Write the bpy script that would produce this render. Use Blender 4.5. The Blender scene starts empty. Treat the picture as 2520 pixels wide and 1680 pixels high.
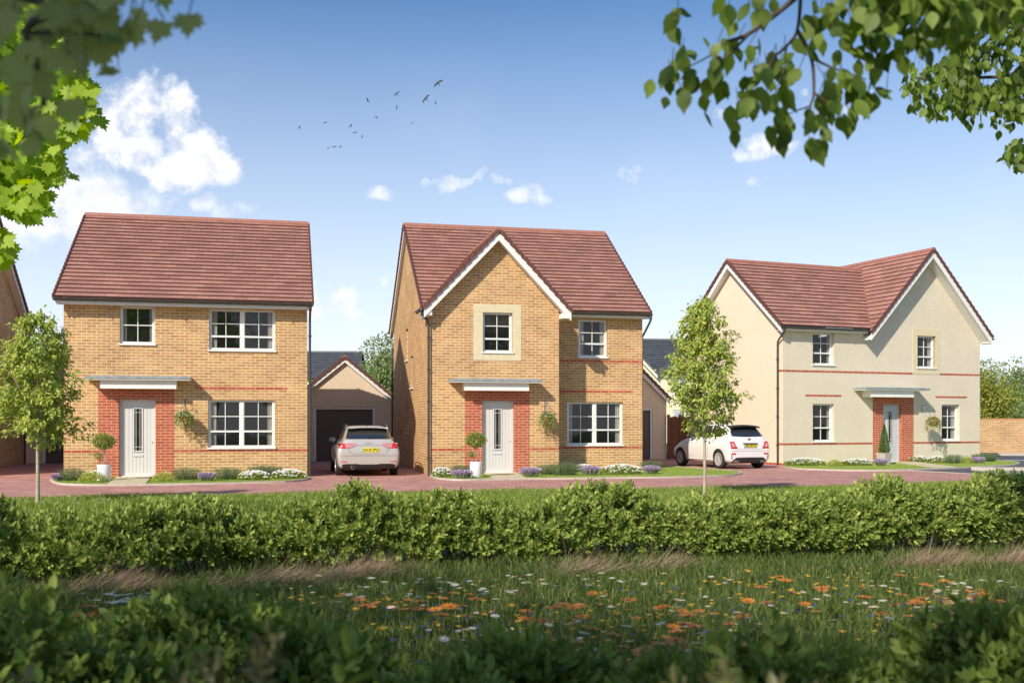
import bpy, bmesh, math, random
import numpy as np
from mathutils import Vector, Matrix
from mathutils.geometry import tessellate_polygon
from mathutils.bvhtree import BVHTree
R = math.radians
rnd = random.Random(7)
rng = np.random.default_rng(11)
scene = bpy.context.scene
COL = scene.collection
# ------------------------------------------------------------------ survey helpers
# the viewpoint: eye 1.55 m above the ground; a sight line through the photograph meets the ground or a wall plane
FL, CX, HY, EYE = 2500.0, 1260.0, 1035.0, 1.55
def gp(px, py):
    t = EYE * FL / (py - HY)
    return Vector(((px - CX) / FL * t, t, 0.0))
def pt(px, py, Y):
    return Vector(((px - CX) / FL * Y, Y, EYE + (HY - py) / FL * Y))

# ------------------------------------------------------------------ materials
MATS = {}
def nt(name):
    m = bpy.data.materials.new(name); m.use_nodes = True
    m.node_tree.nodes.clear()
    return m, m.node_tree.nodes, m.node_tree.links
def N(ns, typ, **kw):
    n = ns.new(typ)
    for k, v in kw.items():
        if k in n.inputs: n.inputs[k].default_value = v
        else: setattr(n, k, v)
    return n
def c4(c, f=1.0): return (min(1, c[0]*f), min(1, c[1]*f), min(1, c[2]*f), 1)
def finish(m, ns, ls, bsdf, height=None, bump=0.0, dist=0.01):
    out = ns.new('ShaderNodeOutputMaterial')
    if height is not None and bump > 0:
        b = N(ns, 'ShaderNodeBump', Strength=bump, Distance=dist)
        ls.new(height, b.inputs['Height']); ls.new(b.outputs[0], bsdf.inputs['Normal'])
    ls.new(bsdf.outputs[0], out.inputs[0])
    return m
def M_plain(name, col, rough=0.5, var=0.08, scale=6.0, bump=0.0, dist=0.005, metal=0.0, spec=0.5, coat=0.0, col2=None, bscale=None):
    if name in MATS: return MATS[name]
    m, ns, ls = nt(name)
    tc = ns.new('ShaderNodeTexCoord')
    no = N(ns, 'ShaderNodeTexNoise', Scale=scale, Detail=6.0, Roughness=0.6)
    ls.new(tc.outputs['Object'], no.inputs['Vector'])
    mx = N(ns, 'ShaderNodeMix', data_type='RGBA')
    mr = N(ns, 'ShaderNodeMapRange'); mr.inputs[1].default_value = 0.3; mr.inputs[2].default_value = 0.7
    ls.new(no.outputs[0], mr.inputs[0]); ls.new(mr.outputs[0], mx.inputs['Factor'])
    mx.inputs[6].default_value = c4(col, 1-var); mx.inputs[7].default_value = c4(col2 if col2 else col, 1+var)
    b = N(ns, 'ShaderNodeBsdfPrincipled', Roughness=rough, Metallic=metal)
    b.inputs['Specular IOR Level'].default_value = spec
    b.inputs['Coat Weight'].default_value = coat
    b.inputs['Coat Roughness'].default_value = 0.04
    ls.new(mx.outputs[2], b.inputs['Base Color'])
    h = no.outputs[0]
    if bscale:
        n2 = N(ns, 'ShaderNodeTexNoise', Scale=bscale, Detail=3.0, Roughness=0.55)
        ls.new(tc.outputs['Object'], n2.inputs['Vector']); h = n2.outputs[0]
    MATS[name] = finish(m, ns, ls, b, h, bump, dist)
    return m
def M_brick(name, cA, cB, mortar, bw=0.2485, rh=0.0775, ms=0.0055, bump=0.6, rough=0.85, big=0.12, offset=0.5, ms_smooth=0.1, dist=0.006, cC=None):
    m, ns, ls = nt(name)
    uv = ns.new('ShaderNodeUVMap')
    br = N(ns, 'ShaderNodeTexBrick', offset=offset)
    br.inputs['Color1'].default_value = c4(cA); br.inputs['Color2'].default_value = c4(cB); br.inputs['Mortar'].default_value = c4(mortar)
    br.inputs['Scale'].default_value = 1.0; br.inputs['Mortar Size'].default_value = ms; br.inputs['Mortar Smooth'].default_value = ms_smooth
    br.inputs['Brick Width'].default_value = bw; br.inputs['Row Height'].default_value = rh; br.inputs['Bias'].default_value = 0.0
    ls.new(uv.outputs[0], br.inputs['Vector'])
    no = N(ns, 'ShaderNodeTexNoise', Scale=1.1, Detail=5.0, Roughness=0.6)
    ls.new(uv.outputs[0], no.inputs['Vector'])
    mr = N(ns, 'ShaderNodeMapRange'); mr.inputs[1].default_value = 0.3; mr.inputs[2].default_value = 0.7
    mr.inputs[3].default_value = 1-big; mr.inputs[4].default_value = 1+big
    ls.new(no.outputs[0], mr.inputs[0])
    fi = N(ns, 'ShaderNodeTexNoise', Scale=38.0, Detail=5.0, Roughness=0.7)
    ls.new(uv.outputs[0], fi.inputs['Vector'])
    mr2 = N(ns, 'ShaderNodeMapRange'); mr2.inputs[1].default_value = 0.25; mr2.inputs[2].default_value = 0.75
    mr2.inputs[3].default_value = 0.82; mr2.inputs[4].default_value = 1.16
    ls.new(fi.outputs[0], mr2.inputs[0])
    mul = N(ns, 'ShaderNodeMath', operation='MULTIPLY'); ls.new(mr.outputs[0], mul.inputs[0]); ls.new(mr2.outputs[0], mul.inputs[1])
    vm = N(ns, 'ShaderNodeVectorMath', operation='SCALE'); ls.new(br.outputs['Color'], vm.inputs[0]); ls.new(mul.outputs[0], vm.inputs['Scale'])
    b = N(ns, 'ShaderNodeBsdfPrincipled', Roughness=rough); b.inputs['Specular IOR Level'].default_value = 0.3
    ls.new(vm.outputs[0], b.inputs['Base Color'])
    inv = N(ns, 'ShaderNodeMath', operation='SUBTRACT'); inv.inputs[0].default_value = 1.0; ls.new(br.outputs['Fac'], inv.inputs[1])
    ad = N(ns, 'ShaderNodeMath', operation='MULTIPLY_ADD'); ls.new(fi.outputs[0], ad.inputs[0]); ad.inputs[1].default_value = 0.5; ls.new(inv.outputs[0], ad.inputs[2])
    MATS[name] = finish(m, ns, ls, b, ad.outputs[0], bump, dist)
    return m
def M_leaf(name, c_lo, c_hi, trans=0.35, rough=0.45, c_x=None, xpos=0.93, spec=0.35):
    m, ns, ls = nt(name)
    at = N(ns, 'ShaderNodeAttribute', attribute_name='rnd')
    ramp = ns.new('ShaderNodeValToRGB'); cr = ramp.color_ramp
    cr.elements[0].position = 0.0; cr.elements[0].color = c4(c_lo)
    cr.elements[1].position = xpos - 0.05 if c_x else 1.0; cr.elements[1].color = c4(c_hi)
    if c_x:
        e = cr.elements.new(xpos + 0.03); e.color = c4(c_x)
    ls.new(at.outputs['Fac'], ramp.inputs[0])
    b = N(ns, 'ShaderNodeBsdfPrincipled', Roughness=rough); b.inputs['Specular IOR Level'].default_value = spec
    ls.new(ramp.outputs[0], b.inputs['Base Color'])
    tr = ns.new('ShaderNodeBsdfTranslucent')
    hs = N(ns, 'ShaderNodeHueSaturation', Saturation=1.15, Value=1.25, Hue=0.485)
    ls.new(ramp.outputs[0], hs.inputs['Color']); ls.new(hs.outputs[0], tr.inputs[0])
    mx = N(ns, 'ShaderNodeMixShader'); mx.inputs[0].default_value = trans
    ls.new(b.outputs[0], mx.inputs[1]); ls.new(tr.outputs[0], mx.inputs[2])
    out = ns.new('ShaderNodeOutputMaterial'); ls.new(mx.outputs[0], out.inputs[0])
    MATS[name] = m
    return m
def M_glass(name, tint=(0.02, 0.025, 0.025), see=0.35, ior=2.0, rough=0.02):
    m, ns, ls = nt(name)
    tc = ns.new('ShaderNodeTexCoord')
    no = N(ns, 'ShaderNodeTexNoise', Scale=1.3, Detail=1.0); ls.new(tc.outputs['Object'], no.inputs['Vector'])
    bp = N(ns, 'ShaderNodeBump', Strength=0.05, Distance=0.05); ls.new(no.outputs[0], bp.inputs['Height'])
    b = N(ns, 'ShaderNodeBsdfPrincipled', Roughness=rough, IOR=ior)
    b.inputs['Base Color'].default_value = c4(tint); ls.new(bp.outputs[0], b.inputs['Normal'])
    t = ns.new('ShaderNodeBsdfTransparent')
    mx = N(ns, 'ShaderNodeMixShader'); mx.inputs[0].default_value = see
    ls.new(b.outputs[0], mx.inputs[1]); ls.new(t.outputs[0], mx.inputs[2])
    out = ns.new('ShaderNodeOutputMaterial'); ls.new(mx.outputs[0], out.inputs[0])
    MATS[name] = m
    return m

brick_buff = M_brick('buff_brick', (0.43, 0.220, 0.080), (0.57, 0.335, 0.135), (0.78, 0.68, 0.48), ms=0.0072, ms_smooth=0.2, big=0.14)
brick_buff_side = brick_buff
brick_red = M_brick('red_brick', (0.40, 0.080, 0.040), (0.50, 0.125, 0.065), (0.66, 0.50, 0.36))
pavers = M_brick('block_paving', (0.42, 0.205, 0.175), (0.60, 0.325, 0.28), (0.20, 0.115, 0.10), bw=0.2, rh=0.1, ms=0.006, bump=0.6, rough=0.8, big=0.18, dist=0.004)
tiles = M_brick('roof_tile', (0.345, 0.172, 0.132), (0.44, 0.232, 0.182), (0.22, 0.10, 0.08), bw=0.33, rh=0.235, ms=0.005, bump=0.3, rough=0.5, big=0.15, dist=0.004)
tiles_grey = M_brick('grey_roof_tile', (0.075, 0.085, 0.10), (0.11, 0.12, 0.14), (0.03, 0.03, 0.035), bw=0.33, rh=0.3, ms=0.006, bump=0.4, rough=0.6, big=0.1)
render_cream = M_plain('cream_render', (0.71, 0.64, 0.50), 0.9, 0.045, 0.8, bump=1.0, dist=0.028, bscale=28.0, spec=0.2)
render_bounce = M_plain('cream_render_bounce_tint', (0.80, 0.67, 0.51), 0.9, 0.03, 0.8, bump=0.8, dist=0.015, bscale=32.0, spec=0.2)  # cream render with warm bounce light from the paving painted into its colour
render_garage = M_plain('tan_render', (0.76, 0.62, 0.46), 0.9, 0.04, 0.8, bump=1.0, dist=0.02, bscale=32.0, spec=0.2)
render_pale = M_plain('pale_render', (0.78, 0.72, 0.52), 0.9, 0.03, 1.0)
white_pvc = M_plain('white_upvc', (0.80, 0.80, 0.78), 0.32, 0.02, 3.0)
white_board = M_plain('white_board', (0.80, 0.79, 0.76), 0.45, 0.03, 2.0)
gutter_m = M_plain('gutter_plastic', (0.055, 0.055, 0.052), 0.35, 0.1, 4.0)
ridge_m = M_plain('ridge_tile', (0.36, 0.155, 0.115), 0.6, 0.12, 9.0, bump=0.2)
ridge_g = M_plain('grey_ridge_tile', (0.13, 0.13, 0.14), 0.6, 0.12, 9.0)
mortar_m = M_plain('ridge_mortar', (0.45, 0.36, 0.28), 0.9, 0.1, 20)
verge_m = M_plain('verge_tile', (0.13, 0.05, 0.04), 0.6, 0.15, 8.0)
stone_m = M_plain('pale_stone', (0.66, 0.585, 0.39), 0.85, 0.08, 9.0, bump=0.3, dist=0.006, bscale=60, spec=0.25)
zinc_m = M_plain('grey_canopy_roof', (0.27, 0.31, 0.32), 0.5, 0.3, 7.0, bump=0.2)
door_cream = M_plain('pale_grey_door_paint', (0.64, 0.64, 0.62), 0.4, 0.02, 3.0)
door_blue = M_plain('blue_grey_door_paint', (0.50, 0.54, 0.56), 0.4, 0.02, 3.0)
garage_dark = M_plain('dark_garage_paint', (0.105, 0.082, 0.07), 0.45, 0.06, 2.0)
steel_m = M_plain('brushed_steel', (0.6, 0.6, 0.6), 0.3, 0.05, 9, metal=1.0)
glass_m = M_glass('window_glass', see=0.58, ior=1.9)
glass_dark = M_glass('dark_glass', (0.012, 0.012, 0.012), see=0.1, ior=1.42)
car_glass = M_glass('car_glass', (0.015, 0.018, 0.02), see=0.10, ior=2.9, rough=0.01)
curtain_m = M_plain('cream_curtain', (0.85, 0.82, 0.74), 0.9, 0.05, 4.0)
blind_m = M_plain('blind_slat', (0.45, 0.38, 0.24), 0.7, 0.08, 4.0)
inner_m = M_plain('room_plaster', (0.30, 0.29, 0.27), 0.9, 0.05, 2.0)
concrete_m = M_plain('concrete_kerb', (0.50, 0.45, 0.38), 0.85, 0.12, 6.0, bump=0.3)
slab_m = M_plain('buff_paving_slab', (0.56, 0.50, 0.34), 0.85, 0.07, 4.0, bump=0.2, bscale=60)
lead_m = M_plain('white_leading', (0.72, 0.72, 0.70), 0.4, 0.02)
fence_m = M_plain('brown_fence_stain', (0.20, 0.075, 0.035), 0.8, 0.25, 5.0, bump=0.3)
pot_white = M_plain('white_pot_glaze', (0.80, 0.80, 0.80), 0.35, 0.02, 3.0)
pot_grey = M_plain('grey_pot_stone', (0.46, 0.43, 0.39), 0.7, 0.08, 8.0, bump=0.2)
soil_m = M_plain('soil', (0.05, 0.032, 0.02), 0.95, 0.3, 12.0, bump=0.8)
bark_pale = M_plain('pale_bark', (0.42, 0.36, 0.27), 0.85, 0.28, 22.0, bump=0.6)
bark_dark = M_plain('dark_bark', (0.085, 0.065, 0.05), 0.9, 0.3, 14.0, bump=0.8)
twig_m = M_plain('brown_twig', (0.16, 0.09, 0.05), 0.9, 0.25, 14.0)
wicker_m = M_plain('basket_coir', (0.28, 0.11, 0.045), 0.9, 0.35, 30.0, bump=0.8)
iron_m = M_plain('grey_iron', (0.16, 0.16, 0.17), 0.5, 0.1, 10.0)
bird_m = M_plain('dark_plumage', (0.035, 0.04, 0.05), 0.8, 0.2, 20.0)

lf_tree = M_leaf('young_tree_leaf', (0.24, 0.33, 0.06), (0.5, 0.58, 0.13), 0.35, c_x=(0.48, 0.42, 0.05), xpos=0.90)
lf_hedge = M_leaf('hedge_leaf', (0.11, 0.17, 0.03), (0.37, 0.46, 0.11), 0.28, rough=0.5, c_x=(0.52, 0.58, 0.17), xpos=0.86, spec=0.22)
lf_shrub = M_leaf('foreground_shrub_leaf', (0.09, 0.15, 0.03), (0.24, 0.33, 0.07), 0.28, rough=0.5, c_x=(0.36, 0.42, 0.09), xpos=0.88, spec=0.22)
lf_brown = M_leaf('brown_shrub_leaf', (0.07, 0.07, 0.025), (0.14, 0.145, 0.05), 0.25)
lf_beech = M_leaf('beech_leaf', (0.075, 0.13, 0.02), (0.25, 0.35, 0.06), 0.45, rough=0.5)
lf_maple = M_leaf('maple_leaf', (0.24, 0.4, 0.03), (0.5, 0.66, 0.08), 0.50, rough=0.5)
lf_mapled = M_leaf('near_maple_leaf', (0.26, 0.31, 0.1), (0.44, 0.48, 0.18), 0.5, rough=0.5)
lf_far = M_leaf('distant_tree_leaf', (0.16, 0.235, 0.08), (0.33, 0.41, 0.16), 0.30, rough=0.6)
lf_fary = M_leaf('yellow_green_leaf', (0.2, 0.26, 0.05), (0.5, 0.5, 0.1), 0.35, rough=0.6)
lf_bed = M_leaf('dark_bed_leaf', (0.08, 0.13, 0.055), (0.19, 0.27, 0.12), 0.2)
lf_lime = M_leaf('lime_bed_leaf', (0.32, 0.38, 0.06), (0.6, 0.64, 0.2), 0.3)
lf_top = M_leaf('topiary_leaf', (0.17, 0.23, 0.04), (0.36, 0.42, 0.1), 0.25)
lf_cone = M_leaf('conifer_leaf', (0.09, 0.17, 0.04), (0.2, 0.33, 0.09), 0.2)
lf_lav = M_leaf('lavender_spike', (0.36, 0.27, 0.42), (0.60, 0.48, 0.66), 0.2)
lf_lavg = M_leaf('lavender_leaf', (0.20, 0.23, 0.15), (0.34, 0.38, 0.26), 0.2)
lf_white = M_leaf('white_petal', (0.72, 0.72, 0.70), (0.86, 0.86, 0.84), 0.2)
lf_orange = M_leaf('orange_petal', (0.72, 0.21, 0.015), (0.85, 0.33, 0.03), 0.3)
lf_amber = M_leaf('amber_petal', (0.74, 0.36, 0.02), (0.85, 0.5, 0.04), 0.3)
lf_blue = M_leaf('blue_petal', (0.07, 0.08, 0.42), (0.14, 0.14, 0.60), 0.3)
lf_pink = M_leaf('pink_petal', (0.70, 0.30, 0.30), (0.85, 0.6, 0.5), 0.3)
lf_grass = M_leaf('lawn_blade', (0.17, 0.25, 0.04), (0.34, 0.44, 0.09), 0.35, c_x=(0.30, 0.32, 0.09), xpos=0.92)
lf_meadow = M_leaf('meadow_blade', (0.06, 0.1, 0.025), (0.17, 0.23, 0.055), 0.35, c_x=(0.28, 0.28, 0.08), xpos=0.92)
lf_dry = M_leaf('dry_grass_blade', (0.3, 0.18, 0.12), (0.56, 0.42, 0.3), 0.3)
disc_yellow = M_plain('yellow_disc', (0.70, 0.42, 0.03), 0.8)
disc_dark = M_plain('dark_disc', (0.20, 0.06, 0.02), 0.8)
lawn_m = M_plain('mown_turf', (0.26, 0.35, 0.075), 0.95, 0.12, 3.0, bump=0.8, dist=0.02, bscale=90.0, spec=0.1, col2=(0.34, 0.42, 0.10))
ground_m = M_plain('field_ground', (0.10, 0.15, 0.04), 0.95, 0.3, 1.5, bump=0.8, dist=0.03, bscale=30.0, spec=0.1)
asphalt_m = M_plain('asphalt', (0.085, 0.088, 0.095), 0.85, 0.12, 1.2, bump=0.3, bscale=120)
tarmac_pale = M_plain('pale_tarmac', (0.25, 0.25, 0.245), 0.85, 0.1, 2.0, bump=0.3, bscale=120)
line_m = M_plain('road_paint', (0.7, 0.7, 0.68), 0.7, 0.05)

# ------------------------------------------------------------------ mesh building
class MB:
    def __init__(s): s.v = []; s.f = []; s.mi = []; s.m = 0
    def add(s, vs, fs):
        o = len(s.v); s.v += [tuple(p) for p in vs]
        for f in fs: s.f.append([o+i for i in f]); s.mi.append(s.m)
        return s
    def poly(s, pts): return s.add(pts, [list(range(len(pts)))])
    def box(s, x0, x1, y0, y1, z0, z1):
        if x0 > x1: x0, x1 = x1, x0
        if y0 > y1: y0, y1 = y1, y0
        if z0 > z1: z0, z1 = z1, z0
        v = [(x0,y0,z0),(x1,y0,z0),(x1,y1,z0),(x0,y1,z0),(x0,y0,z1),(x1,y0,z1),(x1,y1,z1),(x0,y1,z1)]
        return s.add(v, [(0,3,2,1),(4,5,6,7),(0,1,5,4),(1,2,6,5),(2,3,7,6),(3,0,4,7)])
    def obox(s, A, B, w, h, up=(0,0,1), off=0.0):
        # bar from A to B, w wide (sideways), h tall (along up), centred
        A = Vector(A); B = Vector(B); d = (B-A).normalized(); up = Vector(up)
        si = d.cross(up).normalized(); u = si.cross(d).normalized()
        vs = []
        for P in (A, B):
            for a, b in ((-1,-1),(1,-1),(1,1),(-1,1)):
                vs.append(P + si*a*w/2 + u*(b*h/2+off))
        return s.add(vs, [(0,1,2,3),(7,6,5,4),(0,4,5,1),(1,5,6,2),(2,6,7,3),(3,7,4,0)])
    def prism(s, pts, ext):
        # closed polygon of 3-D points swept by vector ext
        n = len(pts); ext = Vector(ext)
        vs = [Vector(p) for p in pts] + [Vector(p)+ext for p in pts]
        fs = [list(range(n))[::-1], [n+i for i in range(n)]]
        fs += [(i, (i+1) % n, n+(i+1) % n, n+i) for i in range(n)]
        return s.add(vs, fs)
    def tube(s, pts, rs, n=8, cap=True):
        pts = [Vector(p) for p in pts]
        if not hasattr(rs, '__len__'): rs = [rs]*len(pts)
        o = len(s.v); prev = None
        for i, p in enumerate(pts):
            d = (pts[min(i+1, len(pts)-1)] - pts[max(i-1, 0)]).normalized()
            if prev is None:
                a = d.cross(Vector((0,0,1)))
                if a.length < 0.05: a = d.cross(Vector((1,0,0)))
            else: a = prev - d*prev.dot(d)
            a.normalize(); prev = a; b = d.cross(a)
            for k in range(n):
                t = 2*math.pi*k/n
                s.v.append(tuple(p + (a*math.cos(t) + b*math.sin(t))*rs[i]))
        for i in range(len(pts)-1):
            for k in range(n):
                k2 = (k+1) % n
                s.f.append([o+i*n+k, o+i*n+k2, o+(i+1)*n+k2, o+(i+1)*n+k]); s.mi.append(s.m)
        if cap:
            s.f.append([o+k for k in range(n)][::-1]); s.mi.append(s.m)
            e = o+(len(pts)-1)*n; s.f.append([e+k for k in range(n)]); s.mi.append(s.m)
        return s
    def lathe(s, prof, c=(0,0,0), n=24, axis='z'):
        o = len(s.v)
        for r, h in prof:
            for k in range(n):
                t = 2*math.pi*k/n
                a, b = r*math.cos(t), r*math.sin(t)
                p = (a, b, h) if axis == 'z' else ((a, h, b) if axis == 'y' else (h, a, b))
                s.v.append((p[0]+c[0], p[1]+c[1], p[2]+c[2]))
        for i in range(len(prof)-1):
            for k in range(n):
                k2 = (k+1) % n
                s.f.append([o+i*n+k, o+i*n+k2, o+(i+1)*n+k2, o+(i+1)*n+k]); s.mi.append(s.m)
        return s
    def build(s, name, mats, parent=None, smooth=False, bevel=0.0):
        me = bpy.data.meshes.new(name); me.from_pydata(s.v, [], s.f)
        if not isinstance(mats, (list, tuple)): mats = [mats]
        for m in mats: me.materials.append(m)
        if len(mats) > 1: me.polygons.foreach_set('material_index', s.mi)
        uv_box(me)
        if smooth: me.polygons.foreach_set('use_smooth', [True]*len(me.polygons))
        me.update()
        o = link(bpy.data.objects.new(name, me), parent)
        if bevel:
            b = o.modifiers.new('bevel', 'BEVEL'); b.width = bevel; b.segments = 2; b.limit_method = 'ANGLE'
        return o
def link(o, parent=None):
    COL.objects.link(o)
    if parent is not None: o.parent = parent
    return o
def uv_box(me):
    uvl = me.uv_layers.new(name='UVMap')
    co = np.empty(len(me.vertices)*3); me.vertices.foreach_get('co', co); co = co.reshape(-1, 3)
    out = np.zeros((len(me.loops), 2))
    for p in me.polygons:
        n = p.normal
        if abs(n.z) > 0.93: h = Vector((1,0,0)); w = Vector((0,1,0))
        else:
            h = Vector((0,0,1)).cross(n).normalized(); w = n.cross(h)
        for li in p.loop_indices:
            c = co[me.loops[li].vertex_index]
            out[li] = (h.x*c[0]+h.y*c[1]+h.z*c[2] + 50.0, w.x*c[0]+w.y*c[1]+w.z*c[2] + 7.75*2)
    uvl.data.foreach_set('uv', out.ravel())
def tag(o, label=None, cat=None, group=None, kind=None):
    if label: o['label'] = label
    if cat: o['category'] = cat
    if group: o['group'] = group
    if kind: o['kind'] = kind
    return o
def empty(name, loc=(0,0,0), rz=0.0, **kw):
    o = bpy.data.objects.new(name, None); o.empty_display_size = 0.2
    o.location = loc; o.rotation_euler = (0, 0, rz); COL.objects.link(o)
    return tag(o, **kw)
def copy_tree(o, parent=None):
    c = o.copy(); COL.objects.link(c); c.parent = parent
    for ch in list(o.children): copy_tree(ch, c)
    return c
def mesh_np(name, V, F, mat, parent=None, attr=None, smooth=False):
    me = bpy.data.meshes.new(name)
    V = np.ascontiguousarray(V, dtype=np.float32); k = F.shape[1]
    me.vertices.add(len(V)); me.vertices.foreach_set('co', V.ravel())
    me.loops.add(F.size); me.loops.foreach_set('vertex_index', F.astype(np.int32).ravel())
    me.polygons.add(len(F)); me.polygons.foreach_set('loop_start', np.arange(0, F.size, k, dtype=np.int32))
    me.polygons.foreach_set('loop_total', np.full(len(F), k, dtype=np.int32))
    if smooth: me.polygons.foreach_set('use_smooth', np.ones(len(F), dtype=bool))
    if attr is not None:
        a = me.attributes.new('rnd', 'FLOAT', 'POINT'); a.data.foreach_set('value', np.ascontiguousarray(attr, dtype=np.float32))
    me.materials.append(mat); me.update(calc_edges=True); me.validate()
    return link(bpy.data.objects.new(name, me), parent)
def nrm(a): return a/np.maximum(np.linalg.norm(a, axis=-1, keepdims=True), 1e-9)

# leaf templates: (along, across, lift) per vertex, and faces
T_OV = (np.array([(0,0,0),(0.28,0.22,0.05),(0.68,0.20,0.03),(1,0,-0.08),(0.68,-0.20,0.03),(0.28,-0.22,0.05)]), np.array([(0,3,2,1),(0,5,4,3)]))
T_NAR = (np.array([(0,0,0),(0.35,0.11,0.03),(1,0,-0.05),(0.35,-0.11,0.03)]), np.array([(0,3,2,1)]))
T_BEE = (np.array([(0,0,0),(0.22,0.26,0.04),(0.55,0.31,0.04),(0.82,0.14,0.0),(1.04,0,-0.05),(0.82,-0.14,0.0),(0.55,-0.31,0.04),(0.22,-0.26,0.04)]), np.array([(0,4,3,1),(1,3,2,1),(0,7,5,4),(7,6,5,7)]))
def tri_fan_template(outline, lift):
    v = [(0.42, 0, 0)] + [(x, y, lift*abs(y)) for x, y in outline]
    n = len(outline)
    return np.array(v), np.array([(0, 1+i, 1+(i+1) % n) for i in range(n)])
_mp = [(0,0),(0.10,0.10),(0.02,0.36),(0.16,0.32),(0.20,0.52),(0.34,0.40),(0.52,0.62),(0.55,0.40),(0.70,0.42),(0.60,0.20),(0.82,0.22),(0.80,0.10),(1.05,0.0)]
_mp = _mp + [(x, -y) for x, y in _mp[-2:0:-1]]
T_MAP = tri_fan_template(_mp, 0.12)
T_BEE = tri_fan_template([(0,0),(0.14,0.20),(0.38,0.32),(0.62,0.28),(0.84,0.12),(1.06,0),(0.84,-0.12),(0.62,-0.28),(0.38,-0.32),(0.14,-0.20)], 0.12)
T_PET = tri_fan_template([(0,0.02),(0.5,0.15),(0.95,0.12),(1.0,0),(0.95,-0.12),(0.5,-0.15),(0,-0.02)], 0.1)
def leaves(name, P, A, Nn, S, T, mat, parent=None, tint=None):
    tv, tf = T; n = len(P)
    A = nrm(A); Nn = nrm(Nn - A*np.sum(A*Nn, axis=1, keepdims=True)); B = np.cross(A, Nn)
    S = np.broadcast_to(np.asarray(S, dtype=float), (n,))
    V = P[:, None, :] + S[:, None, None]*(A[:, None, :]*tv[None, :, 0, None] + B[:, None, :]*tv[None, :, 1, None] + Nn[:, None, :]*tv[None, :, 2, None])
    F = (tf[None] + (np.arange(n)*len(tv))[:, None, None]).reshape(-1, tf.shape[1])
    r = rng.random(n) if tint is None else tint
    return mesh_np(name, V.reshape(-1, 3), F, mat, parent, np.repeat(r, len(tv)))
def shoot_arrays(P, D, k, length, size, cone=0.9, up=0.15):
    # k leaves in a spiral round each shoot that starts at P and points along D
    n = len(P); D = nrm(D)
    ref = np.where(np.abs(D[:, 2:3]) > 0.9, np.array([[1.0,0,0]]), np.array([[0,0,1.0]]))
    a = nrm(np.cross(D, ref)); b = np.cross(D, a)
    ph0 = rng.random(n)*6.283
    PP, AA, NN, SS, TT = [], [], [], [], []
    tt = rng.random(n)
    for j in range(k):
        f = (j+0.3)/k; ph = ph0 + j*2.4
        rad = a*np.cos(ph)[:, None] + b*np.sin(ph)[:, None]
        c = cone*(1.15 - 0.75*f)
        ax = D*math.cos(c) + rad*math.sin(c) + np.array([0,0,up]) + rng.normal(0, 0.12, (n, 3))
        PP.append(P + D*length*f + rad*0.004); AA.append(ax); NN.append(D*1.0 + rad*0.2 + rng.normal(0, 0.2, (n, 3)))
        SS.append(size*(0.75 + 0.5*rng.random(n))*(1.0 - 0.25*f)); TT.append(np.clip(tt*0.55 + 0.35*f*rng.random(n) + 0.25*rng.random(n), 0, 1))
    return [np.concatenate(x) for x in (PP, AA, NN, SS, TT)]
def flat_sheet(name, pts, z, mat, **kw):
    # a sheet with any outline; uv in metres
    vs = [(p[0], p[1], z) for p in pts]
    tr = tessellate_polygon([[Vector(v) for v in vs]])
    me = bpy.data.meshes.new(name)
    fs = []
    for t in tr:
        a, b, c = [Vector(vs[i]) for i in t]
        fs.append(t if (b-a).cross(c-a).z > 0 else t[::-1])
    me.from_pydata(vs, [], fs); me.materials.append(mat); uv_box(me)
    o = link(bpy.data.objects.new(name, me))
    return tag(o, **kw)
def smooth_line(pts, per=6):
    # Catmull-Rom through 2-D/3-D points
    P = [Vector((p[0], p[1], p[2] if len(p) > 2 else 0)) for p in pts]; out = []
    for i in range(len(P)-1):
        a = P[max(i-1, 0)]; b = P[i]; c = P[i+1]; d = P[min(i+2, len(P)-1)]
        for k in range(per):
            t = k/per
            out.append(0.5*((2*b) + (c-a)*t + (2*a-5*b+4*c-d)*t*t + (3*b-a-3*c+d)*t**3))
    out.append(P[-1])
    return out
def strip_mb(mb, line, w, z0, z1):
    # kerb: box section following a ground line
    n = len(line); L = []; Rr = []
    for i, p in enumerate(line):
        d = (line[min(i+1, n-1)] - line[max(i-1, 0)]); d.z = 0; d.normalize()
        s = Vector((-d.y, d.x, 0))*w/2
        L.append(p+s); Rr.append(p-s)
    o = len(mb.v)
    for i in range(n):
        for q, z in ((L[i], z0), (L[i], z1), (Rr[i], z1), (Rr[i], z0)): mb.v.append((q.x, q.y, z))
    for i in range(n-1):
        for k in range(3):
            mb.f.append([o+4*i+k, o+4*i+k+1, o+4*i+4+k+1, o+4*i+4+k]); mb.mi.append(mb.m)
    mb.f.append([o, o+3, o+2, o+1]); mb.mi.append(mb.m)
    e = o+4*(n-1); mb.f.append([e, e+1, e+2, e+3]); mb.mi.append(mb.m)
    return mb
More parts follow.
